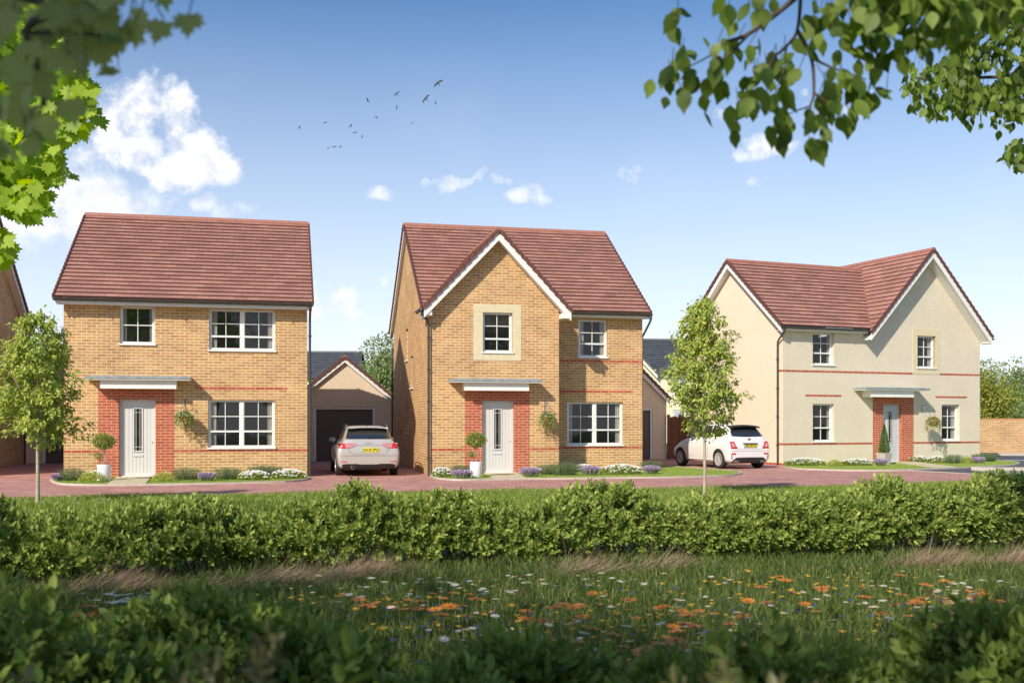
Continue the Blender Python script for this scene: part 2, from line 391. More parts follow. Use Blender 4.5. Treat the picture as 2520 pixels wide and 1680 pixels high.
# ------------------------------------------------------------------ house building kit (house frame: x along the front, y into the depth, z up)
def wall_face(mb, outline, holes, T, reveal=0.12):
    # outline / holes in (u, z); T(u, d, z) -> point, d grows into the building
    polys = [[Vector((u, z, 0)) for u, z in outline]]
    for (a, b, c, d) in holes: polys.append([Vector((a, c, 0)), Vector((a, d, 0)), Vector((b, d, 0)), Vector((b, c, 0))])
    flat = [p for q in polys for p in q]
    vs = [T(p.x, 0, p.y) for p in flat]
    want = Vector(T(0, -1, 0)) - Vector(T(0, 0, 0)); fs = []
    for t in tessellate_polygon(polys):
        a, b, c = [Vector(vs[i]) for i in t]
        fs.append(t if (b-a).cross(c-a).dot(want) > 0 else t[::-1])
    mb.add(vs, fs)
    for (a, b, c, d) in holes:
        r = reveal
        mb.poly([T(a,0,c), T(a,0,d), T(a,r,d), T(a,r,c)]); mb.poly([T(b,0,c), T(b,r,c), T(b,r,d), T(b,0,d)])
        mb.poly([T(a,0,d), T(b,0,d), T(b,r,d), T(a,r,d)]); mb.poly([T(a,0,c), T(a,r,c), T(b,r,c), T(b,0,c)])
def Tf(y=0.0): return lambda u, d, z: (u, y+d, z)
def Tl(x=0.0): return lambda u, d, z: (x+d, u, z)
def Tr(x): return lambda u, d, z: (x-d, u, z)
def Tb(y): return lambda u, d, z: (u, y-d, z)

def window(parent, x0, x1, z0, z1, y=0.0, rec=0.07, lights=1, rail=None, bars=(), T=None, curtain='lr', blind=False, cw=0.16, cols=2, fw=0.055, sill=True, small=False):
    T = T or Tf(y)
    mb = MB()
    def bx(m, a, b, c, d, e, f):  # u range, depth range, z range
        p = [T(u, dd, z) for u in (a, b) for dd in (c, d) for z in (e, f)]
        lo = [min(q[i] for q in p) for i in range(3)]; hi = [max(q[i] for q in p) for i in range(3)]
        m.box(lo[0], hi[0], lo[1], hi[1], lo[2], hi[2])
    a, b = rec, rec+0.06
    bx(mb, x0, x0+fw, a, b, z0, z1); bx(mb, x1-fw, x1, a, b, z0, z1)
    bx(mb, x0+fw, x1-fw, a, b, z1-fw, z1); bx(mb, x0+fw, x1-fw, a, b, z0, z0+fw)
    spans = [(x0+fw, x1-fw)]
    if lights == 2:
        xm = (x0+x1)/2; bx(mb, xm-0.05, xm+0.05, a, b, z0+fw, z1-fw)
        spans = [(x0+fw, xm-0.05), (xm+0.05, x1-fw)]
    for s0, s1 in spans:
        if rail: bx(mb, s0, s1, a-0.006, b-0.01, rail-0.025, rail+0.025)
        # slim casement edge inside the frame
        e = 0.018
        bx(mb, s0, s0+e, a+0.015, b-0.012, z0+fw, z1-fw); bx(mb, s1-e, s1, a+0.015, b-0.012, z0+fw, z1-fw)
        for k in range(1, cols):
            xm = s0+(s1-s0)*k/cols
            segs = [(z0+fw, rail-0.025), (rail+0.025, z1-fw)] if rail else [(z0+fw, z1-fw)]
            for q0, q1 in segs: bx(mb, xm-0.010, xm+0.010, a+0.018, b-0.02, q0, q1)
        for zb in bars:
            n = cols; w = (s1-s0-2*e)/1
            edges = [s0+e] + [s0+(s1-s0)*k/cols for k in range(1, cols)] + [s1-e]
            for k in range(n):
                l = edges[k] + (0.012 if k else 0); r = edges[k+1] - (0.012 if k < n-1 else 0)
                bx(mb, l, r, a+0.018, b-0.02, zb-0.012, zb+0.012)
    w = mb.build('window', white_pvc, parent)
    pm = MB(); d = rec+0.045
    pm.poly([T(x0+0.03, d, z0+0.03), T(x1-0.03, d, z0+0.03), T(x1-0.03, d, z1-0.03), T(x0+0.03, d, z1-0.03)])
    pm.build('pane', glass_m, w)
    if sill:
        sm = MB(); bx(sm, x0-0.035, x1+0.035, -0.045, rec-0.002, z0-0.045, z0-0.002); bx(sm, x0, x1, rec-0.002, rec+0.06, z0-0.03, z0-0.002)
        sm.build('sill', white_pvc, w)
    if curtain:
        spans = []
        if 'l' in curtain: spans.append((x0+0.05, x0+0.05+cw))
        if 'r' in curtain: spans.append((x1-0.05-cw, x1-0.05))
        for c0, c1 in spans:
            cm = MB(); n = 14; o = 0
            for i in range(n+1):
                u = c0+(c1-c0)*i/n; dd = rec+0.085+0.018*math.sin(i*2.2)
                cm.v.append(T(u, dd, z0-0.02)); cm.v.append(T(u+0.01*math.sin(i), dd, z1))
            for i in range(n): cm.f.append([2*i, 2*i+2, 2*i+3, 2*i+1]); cm.mi.append(0)
            cm.build('curtain', curtain_m, w, smooth=True)
    if blind:
        bm = MB(); zz = z1-0.06
        while zz > z1-0.36:
            bm.poly([T(x0+0.05, rec+0.10, zz), T(x1-0.05, rec+0.10, zz), T(x1-0.05, rec+0.125, zz-0.02), T(x0+0.05, rec+0.125, zz-0.02)]); zz -= 0.034
        bm.build('blind', blind_m, w)
    return w

def front_door(parent, x0, x1, z1, y, rec, mat, z0=0.03):
    fr = MB(); f = 0.06; a = y+rec
    fr.box(x0, x0+f, a, a+0.08, z0, z1); fr.box(x1-f, x1, a, a+0.08, z0, z1); fr.box(x0+f, x1-f, a, a+0.08, z1-f, z1)
    fr.build('door_frame', mat, parent, bevel=0.004)
    th = MB(); th.box(x0+f, x1-f, a-0.05, a+0.07, z0-0.02, z0+0.05); th.build('threshold', steel_m if mat is None else white_board, parent)
    dx0, dx1, dz0, dz1 = x0+f+0.004, x1-f-0.004, z0+0.055, z1-f-0.004
    d = MB(); d.box(dx0, dx1, a+0.034, a+0.07, dz0, dz1)
    b = 0.075; n = 7; gx0 = (dx0+dx1)/2-0.13; gx1 = (dx0+dx1)/2+0.13; gz0 = z1-1.42; gz1 = z1-0.22
    d.box(dx0, dx0+b, a+0.022, a+0.034, dz0, dz1); d.box(dx1-b, dx1, a+0.022, a+0.034, dz0, dz1)
    d.box(dx0+b, dx1-b, a+0.022, a+0.034, dz1-b-0.02, dz1); d.box(dx0+b, dx1-b, a+0.022, a+0.034, dz0, dz0+b)
    pw = (dx1-dx0-2*b)/n
    for k in range(n):
        q0, q1 = dx0+b+pw*k+0.004, dx0+b+pw*(k+1)-0.004
        if q1 < gx0-0.01 or q0 > gx1+0.01: d.box(q0, q1, a+0.024, a+0.034, dz0+b+0.002, dz1-b-0.022)
        else:
            d.box(q0, q1, a+0.024, a+0.034, dz0+b+0.002, gz0-0.14)
    m = 0.035
    d.box(gx0, gx0+m, a+0.006, a+0.034, gz0, gz1); d.box(gx1-m, gx1, a+0.006, a+0.034, gz0, gz1)
    d.box(gx0+m, gx1-m, a+0.006, a+0.034, gz1-m, gz1); d.box(gx0+m, gx1-m, a+0.006, a+0.034, gz0, gz0+m)
    do = d.build('door', mat, parent)
    p = MB(); p.poly([(gx0+m, a+0.03, gz0+m), (gx1-m, a+0.03, gz0+m), (gx1-m, a+0.03, gz1-m), (gx0+m, a+0.03, gz1-m)]); p.build('pane', glass_dark, do)
    l = MB(); w = 0.005; yy0, yy1 = a+0.020, a+0.028
    xa, xb, za, zb = gx0+m+0.045, gx1-m-0.045, gz0+m+0.10, gz1-m-0.10
    for xx in (xa, xb): l.box(xx-w, xx+w, yy0, yy1, gz0+m, gz1-m)
    for zz in (za, zb): l.box(gx0+m, gx1-m, yy0-0.003, yy1-0.003, zz-w, zz+w)
    l.build('leading', lead_m, do)
    h = MB(); h.box(gx0-0.005, gx1+0.005, a+0.010, a+0.024, gz0-0.12, gz0-0.055); h.build('letter_plate', mat, do, bevel=0.004)
    k = MB(); k.lathe([(0, -0.03), (0.016, -0.028), (0.018, -0.015), (0.008, 0.0), (0.022, 0.004)], c=(dx1-0.05, a+0.02, z0+0.95), n=12, axis='y'); k.build('handle', steel_m, do, smooth=True)

def canopy(parent, x0, x1, z0, z1, bx0, bx1, bz0, depth=0.62, y=0.0):
    c = MB(); c.box(x0, x1, y-depth, y-0.001, z0, z1); c.box(x0+0.12, x1-0.12, y-depth+0.10, y-0.001, z1, z1+0.022)
    co = c.build('canopy', zinc_m, parent, bevel=0.004)
    s = MB(); s.prism([(x0+0.02, y-depth+0.02, z0-0.003), (x1-0.02, y-depth+0.02, z0-0.003), (x1-0.02, y-0.002, z0-0.003), (x0+0.02, y-0.002, z0-0.003)][::-1], (0, 0, -0.028))
    s.build('soffit', white_board, co)
    b = MB(); b.box(bx0, bx1, y-depth+0.14, y-0.004, bz0, z0-0.033); b.build('fascia_box', white_board, co, bevel=0.003)

def slope(mt, mv, O, U, V, L, ulo, uhi, course=0.235, vl=False, vr=False):
    O = Vector(O); U = Vector(U).normalized(); V = Vector(V).normalized(); Nn = U.cross(V)
    n = max(1, round(L/course)); c = L/n
    for i in range(n):
        v0, v1 = i*c, (i+1)*c
        a0, b0, a1, b1 = ulo(v0), uhi(v0), ulo(v1), uhi(v1)
        if b0-a0 < 0.01 and b1-a1 < 0.01: continue
        b0 = max(a0, b0); b1 = max(a1, b1)
        P = lambda u, v, h: tuple(O+U*u+V*v+Nn*h)
        h0, h1 = 0.072, 0.030
        q = len(mt.f)
        mt.add([P(a0, v0, h0), P(b0, v0, h0), P(b1, v1, h1), P(a1, v1, h1)], [(0, 1, 2, 3)])
        mt.add([P(a0, v0, 0.008), P(b0, v0, 0.008), P(b1, v1, 0.008), P(a1, v1, 0.008)], [(0, 1, 2, 3)])
        r0, r1 = i*0.235+0.004, (i+1)*0.235
        mt.uv[q] = [(a0+40, r0), (b0+40, r0), (b1+40, r1), (a1+40, r1)]
        q = len(mt.f)
        mt.add([P(a0, v0, h0-0.022), P(b0, v0, h0-0.022), P(b0, v0, h0), P(a0, v0, h0)], [(0, 1, 2, 3)])
        mt.uv[q] = [(a0+40, r0+0.1)]*4
        for side, on, u in ((0, vl, a0), (1, vr, b0)):
            if on:
                A = O+U*(u)+V*(v0-0.012)+Nn*0.045; B = O+U*(u)+V*(v1)+Nn*0.012
                mv.get_mb((mv.k, side)).obox(A, B, 0.05, 0.10, up=Nn)
    mv.k += 1
    # underlay below the tiles
    a0, b0, a1, b1 = ulo(0), uhi(0), ulo(L), uhi(L)
class VG(dict):
    k = 0
    def get_mb(s, key):
        if key not in s: s[key] = MB()
        return s[key]
    def make(s, mat, parent):
        for m in s.values(): m.build('verge', mat, parent)
class MBu(MB):
    def __init__(s): super().__init__(); s.uv = {}
    def build(s, *a, **k):
        o = super().build(*a, **k); uvl = o.data.uv_layers[0].data
        for fi, uv in s.uv.items():
            for li, c in zip(o.data.polygons[fi].loop_indices, uv): uvl[li].uv = c
        return o
def ridge(parent, A, B, mat=None, r=0.10, seg=0.45, mort=True):
    A = Vector(A); B = Vector(B); L = (B-A).length; n = max(1, round(L/seg)); d = (B-A)/n
    m = MB(); m.m = 0
    for i in range(n): m.tube([A+d*(i+0.012), A+d*(i+0.988)], [r, r], n=12)
    m.m = 1; m.tube([A+d*0.02, B-d*0.02], [r*0.9, r*0.9], n=12)
    m.build('ridge', [mat or ridge_m, mortar_m], parent)
def gutter(parent, A, B, r=0.06):
    # half-round gutter with brackets from A to B
    A = Vector(A); B = Vector(B); d = (B-A).normalized(); up = Vector((0,0,1)); s = d.cross(up)
    m = MB(); n = 10
    for P in (A, B):
        for k in range(n+1):
            t = math.pi*k/n; m.v.append(tuple(P + s*math.cos(t)*r - up*math.sin(t)*r))
        for k in range(n+1):
            t = math.pi*(n-k)/n; m.v.append(tuple(P + s*math.cos(t)*(r-0.006) - up*math.sin(t)*(r-0.006)))
    k2 = 2*(n+1)
    for k in range(k2):
        j = (k+1) % k2; m.f.append([k, j, k2+j, k2+k]); m.mi.append(0)
    m.f.append(list(range(k2))[::-1]); m.mi.append(0); m.f.append(list(range(k2, 2*k2))); m.mi.append(0)
    L = (B-A).length; q = max(2, round(L/1.0))
    for i in range(q+1):
        P = A+d*(0.03+(L-0.06)*i/q); m.obox(P-up*(r+0.004)+s*(-r*0.5), P-up*(r+0.004)+s*(r*0.5), 0.025, 0.012); 
        for sg in (1,): m.obox(P+s*sg*(r+0.005)-up*r, P+s*sg*(r+0.005)+up*0.01, 0.025, 0.012, up=s)
    return m.build('gutter', gutter_m, parent)
def downpipe(parent, pts, r=0.034, clips=()):
    m = MB(); m.tube(smooth_line(pts[:4], 4)+[Vector(p) for p in pts[4:]] if len(pts) > 4 else pts, r, n=10)
    for p in clips:
        m.tube([(p[0], p[1], p[2]-0.03), (p[0], p[1], p[2]+0.03)], r+0.010, n=10)
        m.box(p[0]-0.05, p[0]+0.05, p[1]+0.01, p[1]+0.05, p[2]-0.012, p[2]+0.012)
    return m.build('downpipe', gutter_m, parent, smooth=False)
def barge(parent, P, Q, yf, yw, h=0.19, soff=True):
    # bargeboard from eave end P to apex Q (x, z) at depth yf, soffit back to the wall plane yw; face down the rake
    (x0, z0), (x1, z1) = P, Q
    d = Vector((x1-x0, 0, z1-z0)).normalized(); n = Vector((-d.z, 0, d.x)) if d.x > 0 else Vector((d.z, 0, -d.x))
    if n.z < 0: n = -n
    b = MB(); A = Vector((x0, yf, z0)); B = Vector((x1, yf, z1))
    # plumb cuts: sweep a vertical-ended polygon
    vh = h/abs(n.z)
    b.prism([A, B, B-Vector((0,0,vh)), A-Vector((0,0,vh))], (0, 0.03, 0))
    o = b.build('bargeboard', white_board, parent)
    if soff:
        s = MB(); k = Vector((0,0,vh-0.03))
        s.prism([A+Vector((0,0.03,0))-k, B+Vector((0,0.03,0))-k, B+Vector((0,yw-yf,0))-k, A+Vector((0,yw-yf,0))-k], (0, 0, 0.012))
        s.build('soffit', white_board, o)
    return o
def side_barge(parent, x, xw, pts, h=0.17):
    # bargeboard on a side gable: pts list of (y, z) eave, apex, eave
    o = None
    for (y0, z0), (y1, z1) in zip(pts[:-1], pts[1:]):
        b = MB(); vh = h*1.25
        sx = 0.03 if xw > x else -0.03
        b.prism([(x, y0, z0), (x, y1, z1), (x, y1, z1-vh), (x, y0, z0-vh)], (sx, 0, 0))
        o = b.build('bargeboard', white_board, parent)
        s = MB(); s.prism([(x+sx, y0, z0-vh+0.03), (x+sx, y1, z1-vh+0.03), (xw, y1, z1-vh+0.03), (xw, y0, z0-vh+0.03)], (0, 0, 0.012)); s.build('soffit', white_board, o)
def band(parent, x0, x1, row, T, mat=None):
    z0, z1 = row*0.0775+0.0, (row+1)*0.0775
    m = MB(); p0 = 0.004
    m.poly([T(x0,-p0,z0), T(x1,-p0,z0), T(x1,-p0,z1), T(x0,-p0,z1)])
    for (a, b) in ((z0, z0), (z1, z1)): m.poly([T(x0,-p0,a), T(x1,-p0,a), T(x1,0.02,a), T(x0,0.02,a)])
    m.poly([T(x0,-p0,z0), T(x0,-p0,z1), T(x0,0.02,z1), T(x0,0.02,z0)]); m.poly([T(x1,-p0,z0), T(x1,-p0,z1), T(x1,0.02,z1), T(x1,0.02,z0)])
    return m.build('red_brick_band', mat or brick_red, parent)
def surround(parent, x0, x1, z1, hole, y, proud, rec, name='red_brick_surround'):
    m = MB(); T = Tf(y-proud)
    wall_face(m, [(x0, 0), (hole[0], 0), (hole[0], hole[3]), (hole[1], hole[3]), (hole[1], 0), (x1, 0), (x1, z1), (x0, z1)], [], T)
    a, b, c, d = hole
    m.poly([T(a,0,0), T(a,0,d), T(a,rec+proud,d), T(a,rec+proud,0)]); m.poly([T(b,0,0), T(b,rec+proud,0), T(b,rec+proud,d), T(b,0,d)]); m.poly([T(a,0,d), T(b,0,d), T(b,rec+proud,d), T(a,rec+proud,d)])
    m.poly([T(x0,0,0), T(x0,0,z1), T(x0,proud,z1), T(x0,proud,0)]); m.poly([T(x1,0,0), T(x1,proud,0), T(x1,proud,z1), T(x1,0,z1)]); m.poly([T(x0,0,z1), T(x1,0,z1), T(x1,proud,z1), T(x0,proud,z1)])
    return m.build(name, brick_red, parent)
def stone_frame(parent, x0, x1, z0, z1, h, y, proud=0.012, rec=0.1):
    # four stones round a window opening h
    a, b, c, d = h; g = 0.002
    m = MB()
    for q in ((x0, x1, d, z1), (x0, x1, z0, c-0.05), (x0, a, c-0.05+g, d-g), (b, x1, c-0.05+g, d-g)): m.box(q[0], q[1], y-proud, y+rec*0.3, q[2], q[3])
    m.box(x0+0.001, a, y-proud+0.03, y+rec, c-0.05+g, d); m.box(b, x1-0.001, y-proud+0.03, y+rec, c-0.05+g, d)
    return m.build('stone_surround', stone_m, parent)
def wall_bracket(parent, x, z, y, reach, drop=0.28):
    m = MB(); m.box(x-0.012, x+0.012, y-0.008, y, z-drop, z+0.02)
    m.tube([(x, y-0.008, z), (x, y-reach, z), (x, y-reach-0.03, z-0.03), (x, y-reach, z-0.05)], 0.007, n=6)
    m.tube(smooth_line([(x, y-0.008, z-drop+0.02), (x, y-reach*0.45, z-drop*0.55), (x, y-reach*0.8, z)], 5), 0.006, n=6)
    return m.build('wall_bracket', iron_m, parent)
def hanging_basket(fr, x, z, y, s, label, flower=None, zhook=0.45):
    loc = fr @ Vector((x, y, z))
    root = empty('hanging_basket', loc, fr.to_euler().z, label=label, cat='hanging basket', group='hanging baskets by the front doors')
    r = 0.17*s
    b = MB(); b.lathe([(0.01, -r*0.95), (r*0.45, -r*0.85), (r*0.8, -r*0.5), (r, 0), (r*1.02, 0.02), (r*0.9, 0.02), (0.01, 0.01)], n=20); b.build('bowl', wicker_m, root, smooth=True)
    c = MB()
    for k in range(3):
        t = 2.1*k+0.4; c.tube([(r*math.cos(t), r*math.sin(t), 0.02), (0, 0, zhook)], 0.004, n=5)
    c.build('chain', iron_m, root)
    n = 900
    d = nrm(rng.normal(0, 1, (n, 3))); d[:, 2] = np.abs(d[:, 2])*0.9
    P = d*np.array([r*1.15, r*1.15, r*1.0])*(0.55+0.5*rng.random((n, 1))); 
    m = 800
    ph = rng.random(m)*6.283; rr = r*(1.0+0.35*rng.random(m)); dz = -rng.random(m)**1.3*0.38*s*(0.5+0.5*np.abs(np.sin(ph*2.5+x)))
    P2 = np.stack([rr*np.cos(ph), rr*np.sin(ph), dz+0.05], 1)
    PA = np.concatenate([P, P2]); AA = np.concatenate([d + [0, 0, -0.2], np.stack([np.cos(ph), np.sin(ph), -1.0+0*ph], 1)])
    leaves('foliage', PA, AA + rng.normal(0, 0.4, AA.shape), rng.normal(0, 1, AA.shape) + [0, -0.5, 0.6], 0.038*(0.7+0.6*rng.random(len(PA))), T_OV, lf_top, root)
    k = 160
    sel = rng.choice(len(PA), k, replace=False)
    fl = [(lf_white, 0, k//2)] if flower is None else [(lf_white, 0, k//3), (flower, k//3, k)]
    for mt, i0, i1 in fl:
        q = np.repeat(PA[sel[i0:i1]]*1.04 + [0, 0, 0.015], 5, axis=0); a = np.tile(np.arange(5)*1.2566, i1-i0)
        leaves('flowers', q, np.stack([np.cos(a), -0.6+0*a, np.sin(a)], 1), np.tile([0, -1.0, 0.4], (len(q), 1)), 0.022, T_OV, mt, root)
    return root

def frame_matrix(px, py, ang, shift):
    o = gp(px, py); t = Vector((math.cos(ang), math.sin(ang), 0))
    return Matrix.Translation(o+t*shift) @ Matrix.Rotation(ang, 4, 'Z')
A1, A3 = math.atan(2500/10990), math.atan(2500/6150)
F1 = Matrix.Translation((-11.8625, 26.8796, 0)) @ Matrix.Rotation(A1, 4, 'Z')
F2 = Matrix.Translation((-2.2997, 28.7050, 0)) @ Matrix.Rotation(A1, 4, 'Z')
F3 = Matrix.Translation((9.4332, 35.3569, 0)) @ Matrix.Rotation(A3, 4, 'Z')
def house(F, name, label):
    return empty(name, F.translation, F.to_euler().z, label=label, cat='house')
def simple_roof(parent, x0, x1, ye, yr, ze, zr, mt=None, rm=None, vm=None, course=0.235, verge=True):
    # straight gable roof with ridge along x
    roof = MBu(); vg = VG()
    L = math.hypot(yr-ye, zr-ze); V = Vector((0, yr-ye, zr-ze))
    slope(roof, vg, (0, ye, ze), (1,0,0), V, L, lambda v: x0, lambda v: x1, course, vl=verge, vr=verge)
    yb = 2*yr-ye
    slope(roof, vg, (0, yb, ze), (-1,0,0), (0, -(yr-ye), zr-ze), L, lambda v: -x1, lambda v: -x0, course, vl=verge, vr=verge)
    ro = roof.build('roof', mt or tiles, parent)
    vg.make(vm or verge_m, ro)
    ridge(ro, (x0, yr, zr+0.02), (x1, yr, zr+0.02), rm)
    return ro

# ------------------------------------------------------------------ first brick house (left)
H1 = house(F1, 'brick_house', 'buff brick house with plain front roof slope and no front gable')
W1, D1 = 6.32, 8.2; y1r, z1r = 4.1, 7.76
o_sw = (1.40, 2.29, 3.62, 4.62); o_uw = (3.69, 5.45, 3.49, 4.60); o_lw = (3.67, 5.44, 0.82, 2.12); o_d = (1.38, 2.31, 0.0, 2.13)
m = MB()
wall_face(m, [(0, 0), (o_d[0], 0), (o_d[0], 2.13), (o_d[1], 2.13), (o_d[1], 0), (W1, 0), (W1, 4.76), (0, 4.76)], [o_sw, o_uw, o_lw], Tf(0))
for x, T in ((0, Tl(0)), (W1, Tr(W1))): wall_face(m, [(0, 0), (D1, 0), (D1, 4.76), (y1r, 7.66), (0, 4.76)], [], T)
wall_face(m, [(0, 0), (W1, 0), (W1, 4.76), (0, 4.76)], [], Tb(D1))
m.build('wall', brick_buff, H1)
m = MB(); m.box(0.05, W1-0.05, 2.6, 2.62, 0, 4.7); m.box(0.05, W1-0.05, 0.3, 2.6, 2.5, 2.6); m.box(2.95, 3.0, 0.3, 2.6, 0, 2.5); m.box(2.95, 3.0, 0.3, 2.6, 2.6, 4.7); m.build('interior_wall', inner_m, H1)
simple_roof(H1, -0.19, W1+0.15, -0.35, y1r, 4.77, z1r)
m = MB(); m.box(-0.15, W1+0.11, -0.31, -0.285, 4.62, 4.765); m.box(-0.15, W1+0.11, -0.285, 0, 4.62, 4.635); m.box(-0.15, 0, -0.285, 0.0, 4.636, 4.76); m.build('fascia', white_board, H1)
side_barge(H1, -0.16, 0, [(-0.30, 4.78), (y1r, z1r), (8.5, 4.78)]); side_barge(H1, W1+0.12, W1, [(-0.30, 4.78), (y1r, z1r), (8.5, 4.78)])
gutter(H1, (-0.19, -0.375, 4.755), (W1+0.16, -0.375, 4.755))
downpipe(H1, [(W1+0.07, -0.37, 4.70), (W1+0.07, -0.33, 4.58), (W1+0.07, -0.12, 4.42), (W1+0.07, -0.05, 4.3), (W1+0.07, -0.05, 0.0)], clips=[(W1+0.07, -0.05, z) for z in (3.9, 2.9, 1.9, 0.9)])
window(H1, *o_sw, bars=(4.12,), curtain='lr', cw=0.10)
window(H1, *o_uw, lights=2, rail=3.86, bars=(4.21,), cw=0.15)
window(H1, *o_lw, lights=2, rail=1.26, bars=(1.67,), cw=0.15)
surround(H1, 0.86, 2.79, 2.40, o_d, 0, 0.006, 0.13)
front_door(H1, 1.38, 2.31, 2.13, 0, 0.10, door_cream)
canopy(H1, 0.60, 3.26, 2.655, 2.715, 0.97, 2.88, 2.40, 0.54)
band(H1, 3.33, 5.78, 31, Tf(0)); band(H1, 0.0, 0.86, 9, Tf(0)); band(H1, 2.79, W1, 9, Tf(0))
wall_bracket(H1, 3.07, 2.13, 0, 0.30)
hanging_basket(F1, 3.07, 1.66, -0.30, 1.0, 'hanging basket of trailing white flowers beside the plain-roofed brick house door')

# ------------------------------------------------------------------ cross-gabled houses
def cross_house(H, W, D, main, cross, right_y, tilemat, ridgemat, vergemat, xl, xr, wings_right):
    # main: (ye, ze, yr, zr) ; cross: (xc, hw, ze, zr, yf) ; roof with a gable facing the front
    ye, ze, yr, zr = main; xc, hw, ce, cr, yf = cross
    k = (zr-ze)/(yr-ye); k2 = (cr-ce)/hw
    xv = lambda z, s: xc + s*(hw - (z-ce)/k2)
    yv = lambda z: ye + (z-ze)/k
    roof = MBu(); vg = VG(); L = math.hypot(yr-ye, zr-ze); sn = (zr-ze)/L
    V = (0, yr-ye, zr-ze)
    slope(roof, vg, (0, ye, ze), (1,0,0), V, L, lambda v: xl, lambda v: max(xl, min(xv(ze+v*sn, -1), xc if cr >= zr else (xc if ze+v*sn > cr else 99))), vl=True)
    if wings_right: slope(roof, vg, (0, ye, ze), (1,0,0), V, L, lambda v: max(xc, xv(ze+v*sn, 1)), lambda v: xr, vr=True)
    yb = 2*yr-ye
    slope(roof, vg, (0, yb, ze), (-1,0,0), (0, -(yr-ye), zr-ze), L, lambda v: -(xr if wings_right else xc), lambda v: -xl, vl=wings_right, vr=True)
    L2 = math.hypot(hw, cr-ce); s2 = (cr-ce)/L2; yend = yr if cr < zr else (D+0.2)
    yy = lambda v: (yend if ce+v*s2 > zr else max(yf, min(yend, yv(ce+v*s2))))
    slope(roof, vg, (xc-hw, 0, ce), (0,-1,0), (hw, 0, cr-ce), L2, lambda v: -yy(v), lambda v: -yf, vr=True)
    slope(roof, vg, (xc+hw, 0, ce), (0,1,0), (-hw, 0, cr-ce), L2, lambda v: yf, (lambda v: yy(v)) if wings_right else (lambda v: D+0.2), vl=True)
    ro = roof.build('roof', tilemat, H); vg.make(vergemat, ro)
    if wings_right: ridge(ro, (xl, yr, zr+0.02), (xr, yr, zr+0.02), ridgemat)
    else: ridge(ro, (xl, yr, zr+0.02), (xv(zr, -1)+0.1, yr, zr+0.02), ridgemat)
    ridge(ro, (xc, yf-0.01, cr+0.02), (xc, (min(yr, yv(cr)) if cr < zr else D+0.2), cr+0.02), ridgemat)
    return ro

H2 = house(F2, 'brick_house', 'buff brick house with brick front gable and stone framed window')
W2, D2, S2 = 6.76, 9.6, 1.2; y2r, z2r = 5.4, 8.05
o2_g = (1.50, 2.37, 3.52, 4.65); o2_d = (1.49, 2.42, 0.0, 2.13); o2_u = (4.71, 5.62, 3.50, 4.63); o2_l = (4.35, 6.13, 0.82, 2.12)
m = MB()
wall_face(m, [(0, 0), (o2_d[0], 0), (o2_d[0], 2.13), (o2_d[1], 2.13), (o2_d[1], 0), (3.76, 0), (3.76, 4.72), (1.905, 6.68), (0, 4.70)], [o2_g], Tf(0))
wall_face(m, [(3.76, 0), (W2, 0), (W2, 4.82), (3.76, 4.82)], [o2_u, o2_l], Tf(S2))
m.poly([(3.76, 0, 0), (3.76, S2, 0), (3.76, S2, 4.72), (3.76, 0, 4.72)])
sw = [(5.25, 5.93, 3.58, 4.64), (3.92, 4.54, 2.62, 3.64), (4.95, 5.60, 1.17, 2.12)]
wall_face(m, [(0, 0), (D2, 0), (D2, 5.0), (y2r, 7.95), (1.0, 4.86), (0.0, 4.71)], sw, Tl(0), 0.10)
wall_face(m, [(S2, 0), (D2, 0), (D2, 5.0), (y2r, 7.95), (S2, 4.95)], [], Tr(W2))
wall_face(m, [(0, 0), (W2, 0), (W2, 4.9), (0, 4.9)], [], Tb(D2))
m.build('wall', brick_buff, H2)
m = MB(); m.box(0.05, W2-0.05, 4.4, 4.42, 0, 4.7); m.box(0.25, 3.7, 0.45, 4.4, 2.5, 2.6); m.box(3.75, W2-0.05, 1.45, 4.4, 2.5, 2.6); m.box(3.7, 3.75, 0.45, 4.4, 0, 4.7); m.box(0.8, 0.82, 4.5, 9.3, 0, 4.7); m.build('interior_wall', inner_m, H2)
cross_house(H2, W2, D2, (0.85, 4.82, y2r, z2r), (1.905, 2.135, 4.68, 6.93, -0.35), None, tiles, ridge_m, verge_m, -0.14, W2+0.15, True)
barge(H2, (-0.23, 4.70), (1.905, 6.94), -0.33, 0.0); barge(H2, (4.04, 4.70), (1.905, 6.94), -0.33, 0.0)
m = MB(); m.box(4.0, W2+0.12, 0.89, 0.915, 4.68, 4.825); m.box(3.765, W2+0.12, 0.915, S2-0.001, 4.68, 4.695); m.build('fascia', white_board, H2)
for q in ((3.765, 4.02), (-0.2, -0.001)):
    m = MB(); m.box(q[0], q[1], -0.30, 0.84, 4.50, 4.64); m.build('eave_box', white_board, H2)
side_barge(H2, -0.12, 0, [(0.89, 4.84), (y2r, z2r), (9.9, 4.84)]); side_barge(H2, W2+0.13, W2, [(0.89, 4.84), (y2r, z2r), (9.9, 4.84)])
gutter(H2, (4.08, 0.82, 4.805), (W2+0.18, 0.82, 4.805))
gutter(H2, (-0.285, 0.75, 4.70), (-0.285, -0.33, 4.70))
downpipe(H2, [(-0.27, -0.20, 4.64), (-0.26, -0.19, 4.52), (-0.12, -0.10, 4.38), (-0.065, -0.06, 4.24), (-0.065, -0.06, 0.0)], clips=[(-0.065, -0.06, z) for z in (3.9, 3.0, 2.1, 1.2, 0.5)])
downpipe(H2, [(W2+0.14, 0.82, 4.74), (W2+0.14, 0.85, 4.62), (W2+0.10, 1.2, 4.32), (W2+0.06, 1.38, 4.15), (W2+0.06, 1.42, 0.0)], clips=[])
